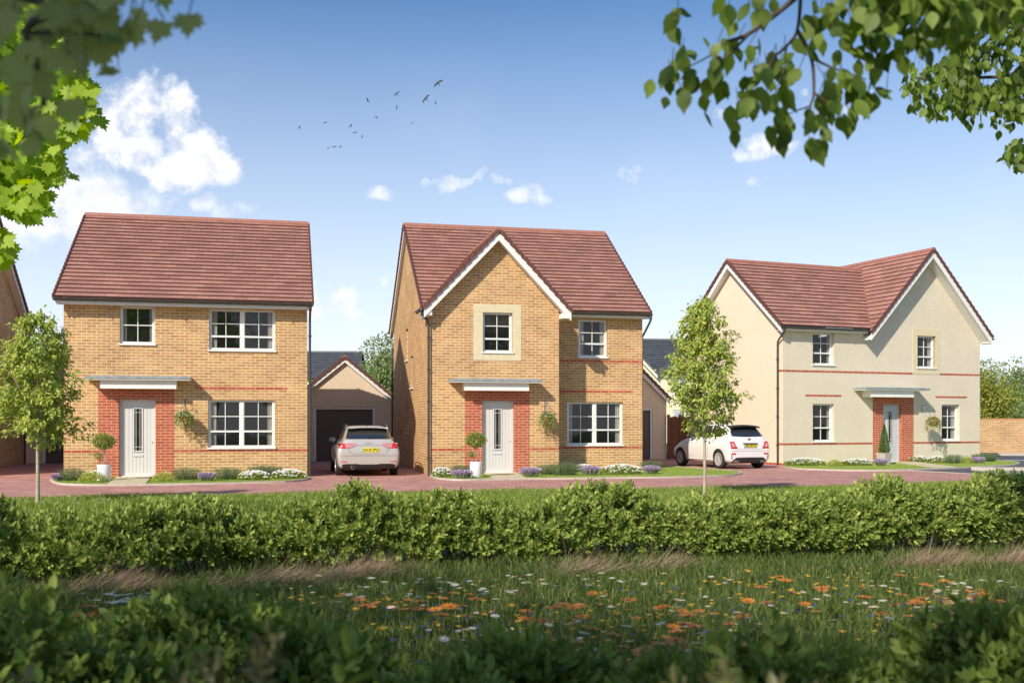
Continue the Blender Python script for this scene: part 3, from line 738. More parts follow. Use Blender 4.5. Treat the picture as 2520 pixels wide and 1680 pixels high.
downpipe(H2, [(-0.2, D2+0.25, 4.72), (-0.2, D2+0.22, 4.6), (-0.09, D2+0.02, 4.4), (-0.065, D2-0.05, 4.2), (-0.065, D2-0.05, 0.0)], clips=[(-0.065, D2-0.05, z) for z in (3.8, 2.8, 1.8)])
window(H2, *o2_g, rec=0.08, rail=3.90, bars=(4.27,), curtain='', blind=True)
window(H2, *o2_u, y=S2, rail=3.90, bars=(4.24,), cw=0.14)
window(H2, *o2_l, y=S2, lights=2, rail=1.27, bars=(1.68,), cw=0.15)
for (a, b, c, d) in sw: window(H2, a, b, c, d, T=Tl(0), rec=0.085, cols=1, curtain='', fw=0.05)
stone_frame(H2, 1.23, 2.63, 3.28, 4.88, o2_g, 0)
surround(H2, 0.99, 2.87, 2.40, o2_d, 0, 0.006, 0.13)
front_door(H2, 1.49, 2.42, 2.13, 0, 0.10, door_cream)
canopy(H2, 0.50, 3.13, 2.655, 2.715, 0.90, 2.77, 2.40, 0.54)
band(H2, 3.76, W2, 43, Tf(S2)); band(H2, 3.76, 6.45, 31, Tf(S2)); band(H2, 3.76, W2, 9, Tf(S2)); band(H2, 0, 0.99, 9, Tf(0)); band(H2, 2.87, 3.76, 9, Tf(0))
wall_bracket(H2, 3.33, 2.10, 0, 0.30)
hanging_basket(F2, 3.33, 1.64, -0.30, 1.0, 'hanging basket of trailing pale flowers on the brick front gable house')

H3 = house(F3, 'rendered_house', 'cream rendered house with red tiled roof and large right gable')
W3, D3 = 9.1, 6.0; y3r, z3r = 3.0, 7.50
o3_ul = (1.27, 2.20, 3.54, 4.66); o3_g = (6.02, 6.89, 3.52, 4.70); o3_ll = (1.27, 2.20, 0.82, 2.15); o3_lr = (7.20, 8.08, 0.82, 2.16); o3_d = (4.42, 5.28, 0.0, 2.15)
m = MB(); xc3, hw3 = 6.33, 2.87
wall_face(m, [(0, 0), (o3_d[0], 0), (o3_d[0], 2.15), (o3_d[1], 2.15), (o3_d[1], 0), (W3, 0), (W3, 4.72), (xc3, 7.62), (3.5, 4.70), (0, 4.80)], [o3_ul, o3_g, o3_ll, o3_lr], Tf(0), 0.16)
wall_face(m, [(0, 0), (D3, 0), (D3, 4.72), (0, 4.72)], [], Tr(W3))
wall_face(m, [(0, 0), (W3, 0), (W3, 4.76), (0, 4.76)], [], Tb(D3))
m.build('wall', render_cream, H3)
m = MB(); wall_face(m, [(0, 0), (D3, 0), (D3, 4.82), (y3r, 7.36), (0, 4.80)], [], Tl(-0.001)); tag(m.build('side_wall', render_bounce, H3), label='rendered side wall with warm bounced light put into its colour')
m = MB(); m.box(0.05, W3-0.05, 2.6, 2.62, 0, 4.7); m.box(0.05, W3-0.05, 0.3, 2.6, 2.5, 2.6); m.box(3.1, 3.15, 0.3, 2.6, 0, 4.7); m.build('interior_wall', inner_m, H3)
cross_house(H3, W3, D3, (-0.30, 4.82, y3r, z3r), (xc3, hw3, 4.68, 7.80, -0.50), None, tiles, ridge_m, verge_m, -0.30, W3, False)
barge(H3, (xc3-hw3, 4.70), (xc3, 7.81), -0.48, 0.0); barge(H3, (xc3+hw3, 4.70), (xc3, 7.81), -0.48, 0.0)
m = MB(); m.box(-0.26, 3.50, -0.26, -0.235, 4.68, 4.825); m.box(-0.26, 3.50, -0.235, 0, 4.68, 4.695); m.build('fascia', white_board, H3)
m = MB(); m.box(W3+0.001, xc3+hw3-0.01, -0.45, D3, 4.48, 4.50); m.box(xc3+hw3-0.03, xc3+hw3-0.005, -0.45, D3, 4.501, 4.68); m.build('fascia', white_board, H3)
side_barge(H3, -0.27, 0, [(-0.26, 4.85), (y3r, z3r), (6.26, 4.85)], 0.2)
gutter(H3, (-0.30, -0.325, 4.80), (3.62, -0.325, 4.80)); gutter(H3, (xc3+hw3+0.05, -0.5, 4.66), (xc3+hw3+0.05, D3, 4.66))
downpipe(H3, [(-0.16, -0.32, 4.75), (-0.16, -0.28, 4.62), (-0.10, 0.12, 4.36), (-0.065, 0.22, 4.2), (-0.065, 0.22, 0.0)], clips=[(-0.065, 0.22, z) for z in (3.7, 2.7, 1.7, 0.7)])
window(H3, *o3_ul, rec=0.13, rail=3.95, bars=(4.30,), curtain='r', cw=0.10)
window(H3, *o3_g, rec=0.11, rail=3.93, bars=(4.30,), curtain='r', cw=0.16)
window(H3, *o3_ll, rec=0.13, rail=1.30, bars=(1.70,), curtain='r', cw=0.10)
window(H3, *o3_lr, rec=0.13, rail=1.30, bars=(1.72,), curtain='r', cw=0.18)
stone_frame(H3, 5.80, 7.10, 3.28, 4.94, o3_g, 0, rec=0.14)
surround(H3, 3.94, 5.84, 2.40, o3_d, 0, 0.006, 0.15)
front_door(H3, 4.42, 5.28, 2.15, 0, 0.12, door_blue)
canopy(H3, 3.05, 6.0, 2.67, 2.73, 3.42, 5.37, 2.40, 0.66)
T3s = Tl(0)
band(H3, -0.003, 5.80, 42, Tf(0)); band(H3, 7.10, W3, 42, Tf(0)); band(H3, 0.95, 2.52, 31, Tf(0)); band(H3, 6.88, 8.45, 31, Tf(0))
band(H3, -0.003, 3.94, 9, Tf(0)); band(H3, 5.84, W3, 9, Tf(0)); band(H3, 0.0, D3, 0, Tl(0)); band(H3, 0, 3.94, 0, Tf(0))
band(H3, 0.0, 0.25, 42, Tl(0)); band(H3, 0.0, 0.25, 9, Tl(0))
wall_bracket(H3, 6.24, 2.12, 0, 0.55)
hanging_basket(F3, 6.24, 1.52, -0.55, 1.15, 'hanging basket of pink and white flowers on the cream rendered house', flower=lf_pink, zhook=0.55)

# ------------------------------------------------------------------ neighbour house at the far left
F0 = Matrix.Translation((-21.3, 25.9, 0)) @ Matrix.Rotation(A1, 4, 'Z')
H0 = house(F0, 'brick_house', 'shaded brick house cut off by the left edge of the photo')
W0, D0 = 6.0, 9.5
m = MB(); wall_face(m, [(0, 0), (D0, 0), (D0, 4.76), (4.75, 8.2), (0, 4.76)], [], Tr(W0)); wall_face(m, [(0, 0), (D0, 0), (D0, 4.76), (4.75, 8.2), (0, 4.76)], [], Tl(0))
wall_face(m, [(0, 0), (W0, 0), (W0, 4.76), (0, 4.76)], [], Tf(0)); wall_face(m, [(0, 0), (W0, 0), (W0, 4.76), (0, 4.76)], [], Tb(D0)); m.build('wall', brick_buff, H0)
simple_roof(H0, -0.2, W0+0.28, -0.35, 4.75, 4.77, 8.3)
side_barge(H0, W0+0.25, W0, [(-0.3, 4.80), (4.75, 8.3), (9.8, 4.80)])
downpipe(H0, [(W0+0.06, D0+0.3, 4.7), (W0+0.06, D0+0.25, 4.6), (W0+0.06, D0+0.05, 4.4), (W0+0.06, D0-0.05, 4.2), (W0+0.06, D0-0.05, 0)], clips=[])

# ------------------------------------------------------------------ garages
def garage(loc, rz, label, half, apex, eave, door, wallmat, doorh=2.08, depth=6.0, fr=0.09):
    g = empty('garage', loc, rz, label=label, cat='garage', group='garages behind the houses')
    m = MB(); k = (apex-eave)/half
    d0, d1 = door
    wall_face(m, [(-half+0.12, 0), (d0, 0), (d0, doorh), (d1, doorh), (d1, 0), (half-0.12, 0), (half-0.12, eave), (0, apex-0.12), (-half+0.12, eave)], [], Tf(0))
    m.poly([(d0,0,0),(d0,0,doorh),(d0,0.2,doorh),(d0,0.2,0)]); m.poly([(d1,0,0),(d1,0.2,0),(d1,0.2,doorh),(d1,0,doorh)]); m.poly([(d0,0,doorh),(d1,0,doorh),(d1,0.2,doorh),(d0,0.2,doorh)])
    for T in (Tl(-half+0.12), Tr(half-0.12)): wall_face(m, [(0, 0), (depth, 0), (depth, eave), (0, eave)], [], T)
    wall_face(m, [(-half+0.12, 0), (half-0.12, 0), (half-0.12, eave), (0, apex-0.12), (-half+0.12, eave)], [], Tb(depth))
    m.build('wall', wallmat, g)
    f = MB(); f.box(d0, d0+fr, 0.03, 0.15, 0, doorh); f.box(d1-fr, d1, 0.03, 0.15, 0, doorh); f.box(d0+fr, d1-fr, 0.03, 0.15, doorh-fr, doorh); f.build('door_frame', white_board, g)
    d = MB(); x = d0+fr; d.box(x, d1-fr, 0.10, 0.12, 0.01, doorh-fr)
    while x < d1-fr-0.02:
        d.box(x+0.008, min(x+0.098, d1-fr), 0.085, 0.10, 0.03, doorh-fr-0.05); x += 0.106
    d.build('garage_door', garage_dark, g)
    roof = MBu(); vg = VG(); L = math.hypot(half, apex-eave)
    slope(roof, vg, (-half, 0, eave), (0,-1,0), (half, 0, apex-eave), L, lambda v: -depth, lambda v: 0.14, vr=True)
    slope(roof, vg, (half, 0, eave), (0,1,0), (-half, 0, apex-eave), L, lambda v: -0.14, lambda v: depth, vl=True)
    ro = roof.build('roof', tiles, g); vg.make(verge_m, ro); ridge(ro, (0, -0.15, apex), (0, depth, apex))
    barge(g, (-half, eave+0.01), (0, apex+0.01), -0.12, 0.0, 0.15); barge(g, (half, eave+0.01), (0, apex+0.01), -0.12, 0.0, 0.15)
    return g
garage(gp(848, 1134.3), A1, 'tan gabled garage behind the parked silver car', 2.02, 3.97, 2.31, (-1.16, 1.17), render_garage)
garage(gp(1553, 1130.5), A1, 'shaded garage with dark door beside brown fence', 1.62, 3.95, 2.40, (-0.88, 0.92), render_garage, doorh=2.06)
garage(gp(186, 1139.5), A1, 'garage half hidden between the two leftmost brick houses', 1.95, 3.9, 2.3, (-1.12, 1.12), render_garage)

# ------------------------------------------------------------------ distant grey-roofed houses
def far_house(loc, rz, W, label, D=8.0, zr=7.5, ze=4.85, wins=()):
    h = empty('grey_roofed_house', loc, rz, label=label, cat='house', group='grey roofed houses far behind')
    m = MB(); wall_face(m, [(0, 0), (W, 0), (W, ze), (0, ze)], list(wins), Tf(0), 0.1); wall_face(m, [(0, 0), (W, 0), (W, ze), (0, ze)], [], Tb(D))
    for T in (Tl(0), Tr(W)): wall_face(m, [(0, 0), (D, 0), (D, ze), (D/2, zr-0.1), (0, ze)], [], T)
    m.build('wall', render_pale, h)
    for w in wins: window(h, *w, rail=(w[2]+w[3])/2, curtain='', rec=0.05, fw=0.08)
    return h
g1 = gp(640, 1085); hL = far_house(pt(640, 1035, 80)-Vector((0,0,1.55)), 0.02, 7.35, 'far grey roofed house rising behind the tan garage')
simple_roof(hL, -0.2, 7.55, -0.3, 4.0, 4.85, 7.2, tiles_grey, ridge_g, ridge_g, course=0.3)
hM = far_house(pt(-60, 1035, 84)-Vector((0,0,1.55)), 0.02, 8.4, 'far grey roofed house glimpsed behind the left young tree')
simple_roof(hM, -0.2, 8.6, -0.3, 4.0, 4.85, 7.4, tiles_grey, ridge_g, ridge_g, course=0.3)
gl = pt(1482, 1035, 70); gl.z = 0
hR = empty('grey_roofed_house', gl, 0.10, label='pale house with grey cross gabled roof behind the young tree', cat='house', group='grey roofed houses far behind')
m = MB(); wr = [(5.0, 5.9, 3.4, 4.5), (5.0, 5.9, 1.1, 2.3)]
wall_face(m, [(0, 0), (8.6, 0), (8.6, 4.8), (3.6, 4.8), (1.8, 6.6), (0, 4.8)], wr, Tf(0), 0.1); wall_face(m, [(0, 0), (7, 0), (7, 4.8), (3.4, 7.2), (0, 4.8)], [], Tr(8.6)); wall_face(m, [(0, 0), (7, 0), (7, 4.8), (3.4, 7.2), (0, 4.8)], [], Tl(0)); m.build('wall', render_pale, hR)
for w in wr: window(hR, *w, rail=(w[2]+w[3])/2, curtain='', rec=0.05, fw=0.09)
cross_house(hR, 8.6, 7.0, (-0.25, 4.80, 3.4, 7.40), (1.75, 2.05, 4.72, 6.85, -0.4), None, tiles_grey, ridge_g, ridge_g, -0.25, 8.85, True)
barge(hR, (-0.30, 4.74), (1.75, 6.86), -0.38, 0.0); barge(hR, (3.80, 4.74), (1.75, 6.86), -0.38, 0.0)
m = MB(); m.box(3.8, 8.8, -0.22, -0.2, 4.62, 4.78); m.build('fascia', white_board, hR)
gutter(hR, (3.85, -0.3, 4.78), (8.85, -0.3, 4.78))

# ------------------------------------------------------------------ fence and brick garden wall
fo = empty('wooden_fence', gp(1647, 1130), R(10), label='brown wooden fence panel between garage and cream house', cat='fence')
m = MB()
for k in range(11): m.box(k*0.105, k*0.105+0.098, 0.0, 0.02+0.006*(k % 2), 0.03, 1.70+0.02*((k*7) % 3))
m.build('boards', fence_m, fo)
m = MB(); m.box(-0.02, 1.16, 0.03, 0.07, 0.45, 0.53); m.box(-0.02, 1.16, 0.03, 0.07, 1.4, 1.48); m.build('rail', fence_m, fo)
for xx in (-0.06, 0.42):
    m = MB(); m.box(xx, xx+0.09, -0.02, 0.1, 0, 1.80); m.build('post', fence_m, fo)
bw = empty('garden_wall', pt(2360, 1035, 48.4)-Vector((0,0,1.55)), 0.0, label='buff brick garden wall beyond the road at the right', cat='wall')
m = MB(); m.box(0, 16, 0, 0.22, 0, 1.56); m.build('brickwork', brick_buff, bw)
m = MB()
for k in range(213): m.box(k*0.075+0.003, k*0.075+0.069, -0.006, 0.226, 1.561, 1.665)
m.build('coping', M_plain('coping_brick', (0.50, 0.28, 0.12), 0.85, 0.2, 6.0), bw)
# ------------------------------------------------------------------ ground, paving, lawns, road
flat_sheet('ground', [(-400, -60), (400, -60), (400, 900), (-400, 900)], 0.0, ground_m, kind='structure')
edge = [(-900, 1243), (0, 1229), (400, 1222), (1280, 1210.5), (1540, 1207), (2020, 1199), (2520, 1187), (3300, 1172)]
near = [gp(*p) for p in edge]
road_l = [(2225, 1157.3), (2323, 1162), (2520, 1173.6), (2800, 1190)]
flat_sheet('driveway_paving', near[:-1] + [gp(2800, 1181), gp(2800, 1178.2)] + [gp(*p) for p in road_l[2::-1]] + [Vector((15, 43, 0)), Vector((-40, 43, 0))], 0.004, pavers, kind='structure')
flat_sheet('verge_grass', [p for p in near[:-1]] + [Vector((14, 18, 0)), Vector((10, 12.5, 0)), Vector((-9, 9.0, 0)), Vector((-16, 14, 0))][::1], 0.006, lawn_m, kind='structure') if False else None
flat_sheet('asphalt_road', [gp(*p) for p in road_l[:3]] + [gp(3300, 1222-36), Vector((50, 47.4, 0)), Vector((17.5, 47.4, 0)), Vector((17.0, 40.5, 0))], 0.008, asphalt_m, kind='structure')
flat_sheet('road_inlay', [gp(*p) for p in ((2402, 1158.5), (2452, 1164.5), (2520, 1170.8), (2700, 1184), (2700, 1161.5), (2520, 1160.4))], 0.012, tarmac_pale, kind='structure')
flat_sheet('far_footway', [(18.5, 45.2), (60, 45.2), (60, 48.4), (18.5, 48.4)], 0.012, asphalt_m, kind='structure')
flat_sheet('road_marking', [gp(*p) for p in ((2471, 1132.4), (2700, 1134.2), (2700, 1135.4), (2471, 1133.3))], 0.013, line_m, kind='structure')
m = MB()
strip_mb(m, [gp(*p) for p in road_l[:3]] + [gp(2800, 1189)], 0.10, 0, 0.016)
strip_mb(m, [gp(2402, 1158.2), gp(2452, 1164.4), gp(2520, 1170.6), gp(2700, 1183.5)], 0.10, 0, 0.02)
strip_mb(m, [gp(2394, 1156.6), gp(2420, 1157.5), gp(2470, 1158), gp(2520, 1158.2), gp(2800, 1158.5)], 0.24, 0, 0.11)
strip_mb(m, [Vector((17.5, 45.0, 0)), Vector((60, 45.0, 0))], 0.15, 0, 0.13)
tag(m.build('road_kerb', concrete_m), kind='structure')

def bed(fr, front, back_local, name, label):
    # front garden: turf raised behind a thin concrete edging
    F = smooth_line([gp(*p) for p in front], 4)
    back = [fr @ Vector((x, y, 0)) for x, y in back_local]
    t = flat_sheet(name, F + back, 0.036, lawn_m, kind='structure')
    m = MB(); strip_mb(m, F, 0.055, 0.0, 0.052)
    k = m.build('edging', concrete_m, t)
    return F
b1 = bed(F1, [(126, 1181), (131, 1187), (150, 1192.5), (190, 1195), (263, 1195.7), (359, 1194.8), (500, 1192.5), (600, 1190), (700, 1187), (750, 1182), (762, 1177)], [(6.3, 0.02), (-0.25, 0.02)], 'front_lawn', '')
b2 = bed(F2, [(1060, 1169), (1068, 1176), (1090, 1180.6), (1138, 1183), (1212, 1181.5), (1294, 1180.3), (1413, 1179), (1540, 1177.3), (1624, 1176.6), (1729, 1174.3), (1793, 1171.4), (1823, 1166.8), (1812, 1161.5), (1750, 1156.8), (1685, 1152), (1624, 1147.6), (1590, 1145.8)], [(6.77, 2.0), (6.77, 1.22), (3.75, 1.22), (3.75, 0.02), (0, 0.02)], 'front_lawn', '')
b3 = bed(F3, [(1929, 1149.5), (1965, 1155), (2070, 1158.6), (2155, 1159.2), (2226, 1158), (2302, 1155), (2355, 1152.9), (2403, 1150.6), (2450, 1148), (2492, 1145.4), (2508, 1142.3), (2500, 1138.8), (2480, 1136.2), (2455, 1134.8), (2425, 1133.8)], [(9.2, 2.0), (9.1, 0.02), (0.0, 0.02)], 'front_lawn', '')
for q, n in (([(292, 1174.6), (372.5, 1174.6), (359, 1194.6), (263.5, 1195.4)], 3), ([(1194.5, 1167.4), (1272, 1167.0), (1294.5, 1180.0), (1212, 1181.2)], 3), ([(2200, 1140.6), (2249, 1138.6), (2356, 1152.6), (2303, 1154.8)], 4)):
    P = [gp(*p) for p in q]
    m = MB()
    for k in range(n):
        a, b = k/n, (k+1)/n; g = 0.004
        A = P[0].lerp(P[3], a+g); B = P[1].lerp(P[2], a+g); C = P[1].lerp(P[2], b-g); D = P[0].lerp(P[3], b-g)
        mid1 = (A.lerp(B, 0.497), D.lerp(C, 0.497)); mid2 = (A.lerp(B, 0.503), D.lerp(C, 0.503))
        for quad in ((A, mid1[0], mid1[1], D), (mid2[0], B, C, mid2[1])): m.prism([(v.x, v.y, 0.01) for v in quad], (0, 0, 0.048))
    tag(m.build('garden_path', slab_m), kind='structure')

# ------------------------------------------------------------------ bed planting
def bed_plant(kind, px, py, wpx, hpx, label, deep=0.5):
    c = gp(px, py); Y = c.y; w = wpx/FL*Y; h = hpx/FL*Y
    c.y += w*deep*0.35; c.z = 0.036
    names = dict(dark='evergreen_shrub', lime='variegated_shrub', lav='lavender_clump', white='white_flower_clump')
    cats = dict(dark='shrub', lime='shrub', lav='lavender', white='flowers')
    grp = dict(dark='dark evergreen shrubs in the front beds', lime='yellow green shrubs in the front beds', lav='lavender clumps in the front beds', white='white bedding flowers in the front beds')
    root = empty(names[kind], c, A1, label=label, cat=cats[kind], group=grp[kind])
    rx, ry = w/2, max(0.16, min(w*deep*0.5, 0.32))
    def disc(n):
        a = rng.random(n)*6.283; r = np.sqrt(rng.random(n)); return r*np.cos(a)*rx, r*np.sin(a)*ry, r
    if kind == 'dark':
        n = int(160+900*rx*ry*4); x, y, r = disc(n); z = rng.random(n)*0.02
        D = np.stack([x*0.5/rx+rng.normal(0, .18, n), y*0.5/ry+rng.normal(0, .18, n), np.ones(n)], 1)
        P, A, Q, S, Tt = shoot_arrays(np.stack([x*0.8, y*0.8, z], 1), D, 11, h*(1.0-0.35*r*rng.random(n))[:, None], 0.042, cone=0.8, up=0.25)
        leaves('foliage', P, A, Q, S, T_NAR, lf_bed, root, Tt)
    elif kind == 'lime':
        n = int(500+5000*rx*ry); x, y, r = disc(n); zz = h*np.sqrt(np.clip(1-r*r, 0, 1))*(0.35+0.65*rng.random(n))
        leaves('foliage', np.stack([x, y, zz], 1), np.stack([x/rx*0.8, y/ry*0.8, 0.5+0*x], 1)+rng.normal(0, .5, (n, 3)), rng.normal(0, .5, (n, 3))+[0, -.4, 1], 0.045*(.7+.6*rng.random(n)), T_OV, lf_lime, root)
    elif kind == 'lav':
        n = int(160+700*rx); x, y, r = disc(n); x *= .5; y *= .5
        D = np.stack([x/rx*1.5+rng.normal(0, .12, n), y/ry*0.9+rng.normal(0, .12, n), np.ones(n)], 1)
        leaves('foliage', np.stack([x, y, 0*x], 1), D, rng.normal(0, 1, (n, 3)), h*0.75*(.6+.4*rng.random(n)), T_NAR, lf_lavg, root)
        D = nrm(D); ln = h*(.75+.3*rng.random(n))
        q = []
        for f in (0.55, 0.68, 0.80, 0.92): q.append(np.stack([x, y, 0*x], 1)+D*ln[:, None]*f)
        P = np.concatenate(q); DD = np.concatenate([D]*4)
        leaves('flowers', P, DD+rng.normal(0, .25, P.shape), rng.normal(0, 1, P.shape), 0.045, T_OV, lf_lav, root)
    else:
        n = int(400+3500*rx*ry*2); x, y, r = disc(n); top = h*0.8*np.sqrt(np.clip(1-0.7*r*r, 0, 1)); zz = top*(0.15+0.85*rng.random(n))
        leaves('foliage', np.stack([x, y, zz], 1), np.stack([x/rx, y/ry, 0.5+0*x], 1)+rng.normal(0, .5, (n, 3)), rng.normal(0, .5, (n, 3))+[0, -.4, 1], 0.05*(.7+.6*rng.random(n)), T_OV, lf_hedge, root)
        k = int(30+130*rx*1.6); x, y, r = disc(k); z = h*0.85*np.sqrt(np.clip(1-0.75*r*r, 0, 1))+0.02
        low = rng.random(k) < 0.12; z = np.where(low, z*0.5, z); y = np.where(low, -ry*1.0, y)
        P = np.repeat(np.stack([x, y, z], 1), 5, axis=0); a = np.tile(np.arange(5)*1.2566, k)
        leaves('flowers', P, np.stack([np.cos(a), np.sin(a)*.7-.3, .45*np.sin(a)+.25], 1), np.tile([0, -.8, .8], (5*k, 1)), 0.030, T_OV, lf_white, root)
z1 = lambda x, y: (x/2.0107, 480+y/2.0107)
z3 = lambda x, y: (1000+x/2.177, 520+y/2.177)
z5 = lambda x, y: (1860+x/2.376, 580+y/2.376)
z6 = lambda x, y: (2100+x/5.6, 920+y/5.6)
B = [
 ('lav', 142, 1186.5, 24, 17, 'small lavender tuft at the far left tip of the left house bed'),
 ('dark', 172, 1187, 50, 33, 'dark upright shrub beneath the left corner of the left brick house'),
 ('white', 231, 1181, 32, 21, 'white flowers tucked behind the yellow green shrub beside the white pot'),
 ('lime', 223, 1190, 66, 27, 'yellow green low shrub left of the left house white pot'),
 ('lime', 402, 1188, 58, 24, 'yellow green shrub just right of the left house path'),
 ('dark', 455, 1185, 62, 32, 'dark shrub between yellow green shrub and lavender at left house'),
 ('lav', 506, 1187, 46, 20, 'lavender between two dark shrubs under the left house wall'),
 ('dark', 556, 1184, 68, 31, 'dark shrub under the left house ground floor window'),
 ('white', 622, 1184.5, 74, 25, 'white flowers under the left house window beside dark shrub'),
 ('white', 707, 1181.5, 84, 25, 'white flowers at the right end of the left house bed'),
 ('dark', 648, 1176, 92, 27, 'dark shrub row showing over the white flowers of the left house'),
 ('white', 1087, 1177, 46, 26, 'white flowers by the left corner downpipe of the gabled brick house'),
 ('dark', 1133, 1172, 52, 24, 'dark low shrub behind lavender left of the gabled house pot'),
 ('lav', 1136, 1180.5, 66, 21, 'broad lavender in front of the pot on the gabled brick house'),
 ('lav', 1306, 1176, 64, 22, 'lavender just right of the gabled brick house path'),
 ('dark', 1348, 1171, 44, 26, 'small dark shrub between lavender and taller dark shrub'),
 ('dark', 1391, 1173, 74, 33, 'wide dark shrub under the inner corner of the gabled brick house'),
 ('lav', 1453, 1172, 58, 22, 'lavender beneath the ground floor double window of the gabled brick house'),
 ('white', 1437, 1163, 50, 19, 'thin strip of white flowers behind lavender under the window'),
 ('white', 1530, 1170, 106, 26, 'long white flower clump right of the lavender at gabled brick house'),
 ('dark', 1604, 1161, 50, 25, 'dark shrub at the right corner of the gabled brick house'),
 ('lav', 1604, 1169, 50, 20, 'lavender at the right hand end of the middle bed'),
 ('white', *z5(300, 1350), 108, 20, 'long white flower strip left of the cream house door'),
 ('dark', *z5(420, 1322), 78, 18, 'dark shrub behind the white flowers near the cream house left window'),
 ('lime', *z5(465, 1352), 36, 15, 'small yellow green shrub between two white flower strips'),
 ('white', *z5(600, 1350), 84, 18, 'white flowers left of lavender by the cream house pot'),
 ('dark', *z5(635, 1320), 60, 15, 'dark low shrub behind white flowers beside the red brick surround'),
 ('lav', *z5(736, 1350), 36, 17, 'lavender at the foot of the square grey pot'),
 ('white', *z5(950, 1327), 58, 16, 'white flowers just right of the cream house door'),
 ('white', *z5(1072, 1333), 56, 18, 'white flowers under the cream house right window'),
 ('dark', *z5(1035, 1307), 60, 14, 'dark shrub showing behind white flowers right of the door'),
 ('dark', *z5(1163, 1337), 46, 23, 'dark shrub between white flowers and yellow green shrub at right'),
 ('lime', *z5(1240, 1335), 28, 17, 'small yellow green shrub near the right end of the cream house'),
 ('lav', *z5(1309, 1336), 36, 15, 'lavender at the right end of the cream house bed'),
 ('dark', *z5(1350, 1326), 70, 20, 'dark shrub past the right corner of the cream house'),
]
for q in B: bed_plant(q[0], q[1], q[2], q[3], q[4], q[5])

# ------------------------------------------------------------------ potted trees
def round_pot(root):
    m = MB(); m.lathe([(0.0, 0.0), (0.150, 0.0), (0.160, 0.02), (0.160, 0.41), (0.156, 0.42), (0.145, 0.42), (0.145, 0.37)], n=36); p = m.build('pot', pot_white, root, smooth=False)
    p.data.polygons.foreach_set('use_smooth', [True]*len(p.data.polygons))
    s = MB(); s.lathe([(0.0, 0.385), (0.144, 0.375)], n=24); s.build('soil', soil_m, p)
def lollipop(px, py, label):
    root = empty('potted_tree', gp(px, py)+Vector((0, 0, 0.036)), 0.3, label=label, cat='potted tree', group='small trees in white round pots')
    round_pot(root)
    t = MB(); t.tube(smooth_line([(0, 0, 0.37), (0.01, 0, 0.5), (0.04, 0, 0.60), (0.0, 0, 0.72), (0.02, 0, 0.85), (0, 0, 1.0)], 5), 0.018, n=8); t.tube([(0.02, 0, 0.56), (-0.06, 0, 0.60), (-0.12, 0, 0.63)], 0.009, n=6)
    for a in (0.3, 1.6, 2.8, 4.1, 5.2): t.tube([(0, 0, 0.85), (0.1*math.cos(a), 0.1*math.sin(a), 0.95), (0.18*math.cos(a), 0.18*math.sin(a), 1.02)], 0.007, n=5)
    t.build('trunk', bark_pale, root, smooth=True)
    n = 2200; d = nrm(rng.normal(0, 1, (n, 3))); f = (0.55+0.5*rng.random((n, 1)))
    lump = 1+0.14*np.sin(d[:, :1]*7+2)*np.cos(d[:, 2:3]*6)
    P = d*f*lump*np.array([0.27, 0.27, 0.19]) + [0, 0, 1.0]
    n2 = 160; d2 = nrm(rng.normal(0, 1, (n2, 3))); P2 = d2*0.085*(.5+.5*rng.random((n2, 1))) + [-0.13, 0, 0.63]
    P = np.concatenate([P, P2]); d = np.concatenate([d, d2])
    leaves('crown', P, d*0.8+rng.normal(0, .6, P.shape)+[0, 0, -.1], rng.normal(0, .6, P.shape)+[0, -.4, .8], 0.042*(.7+.6*rng.random(len(P))), T_OV, lf_top, root)
lollipop(256, 1186.5, 'round topped small tree in white pot by the left house door')
lollipop(1171, 1177.3, 'round topped small tree in white pot by the gabled brick house door')
pr_ = gp(2176, 1145); pr_.z = 0.036
root = empty('potted_conifer', pr_, 0.55, label='conical clipped conifer in square grey pot by the cream house door', cat='potted tree')
m = MB(); m.add([(-.14,-.14,0),(.14,-.14,0),(.14,.14,0),(-.14,.14,0),(-.19,-.19,.40),(.19,-.19,.40),(.19,.19,.40),(-.19,.19,.40),(-.165,-.165,.40),(.165,-.165,.40),(.165,.165,.40),(-.165,.165,.40),(-.16,-.16,.36),(.16,-.16,.36),(.16,.16,.36),(-.16,.16,.36)],
 [(0,3,2,1),(0,1,5,4),(1,2,6,5),(2,3,7,6),(3,0,4,7),(4,5,9,8),(5,6,10,9),(6,7,11,10),(7,4,8,11),(8,9,13,12),(9,10,14,13),(10,11,15,14),(11,8,12,15),(12,13,14,15)]); m.build('pot', pot_grey, root)
m = MB(); m.tube([(0, 0, 0.36), (0, 0, 0.9)], 0.02); m.build('trunk', bark_dark, root)
n = 5200; zc = rng.random(n)**1.4; a = rng.random(n)*6.283; rr = 0.20*(1-zc)**0.85*np.where(zc < 0.1, 0.7+zc*3, 1)*(0.75+0.3*rng.random(n))
P = np.stack([rr*np.cos(a), rr*np.sin(a), 0.42+zc*0.95], 1); leaves('crown', P, np.stack([np.cos(a), np.sin(a), 0.7+0*a], 1)+rng.normal(0, .4, P.shape), rng.normal(0, 1, P.shape), 0.034, T_OV, lf_cone, root)

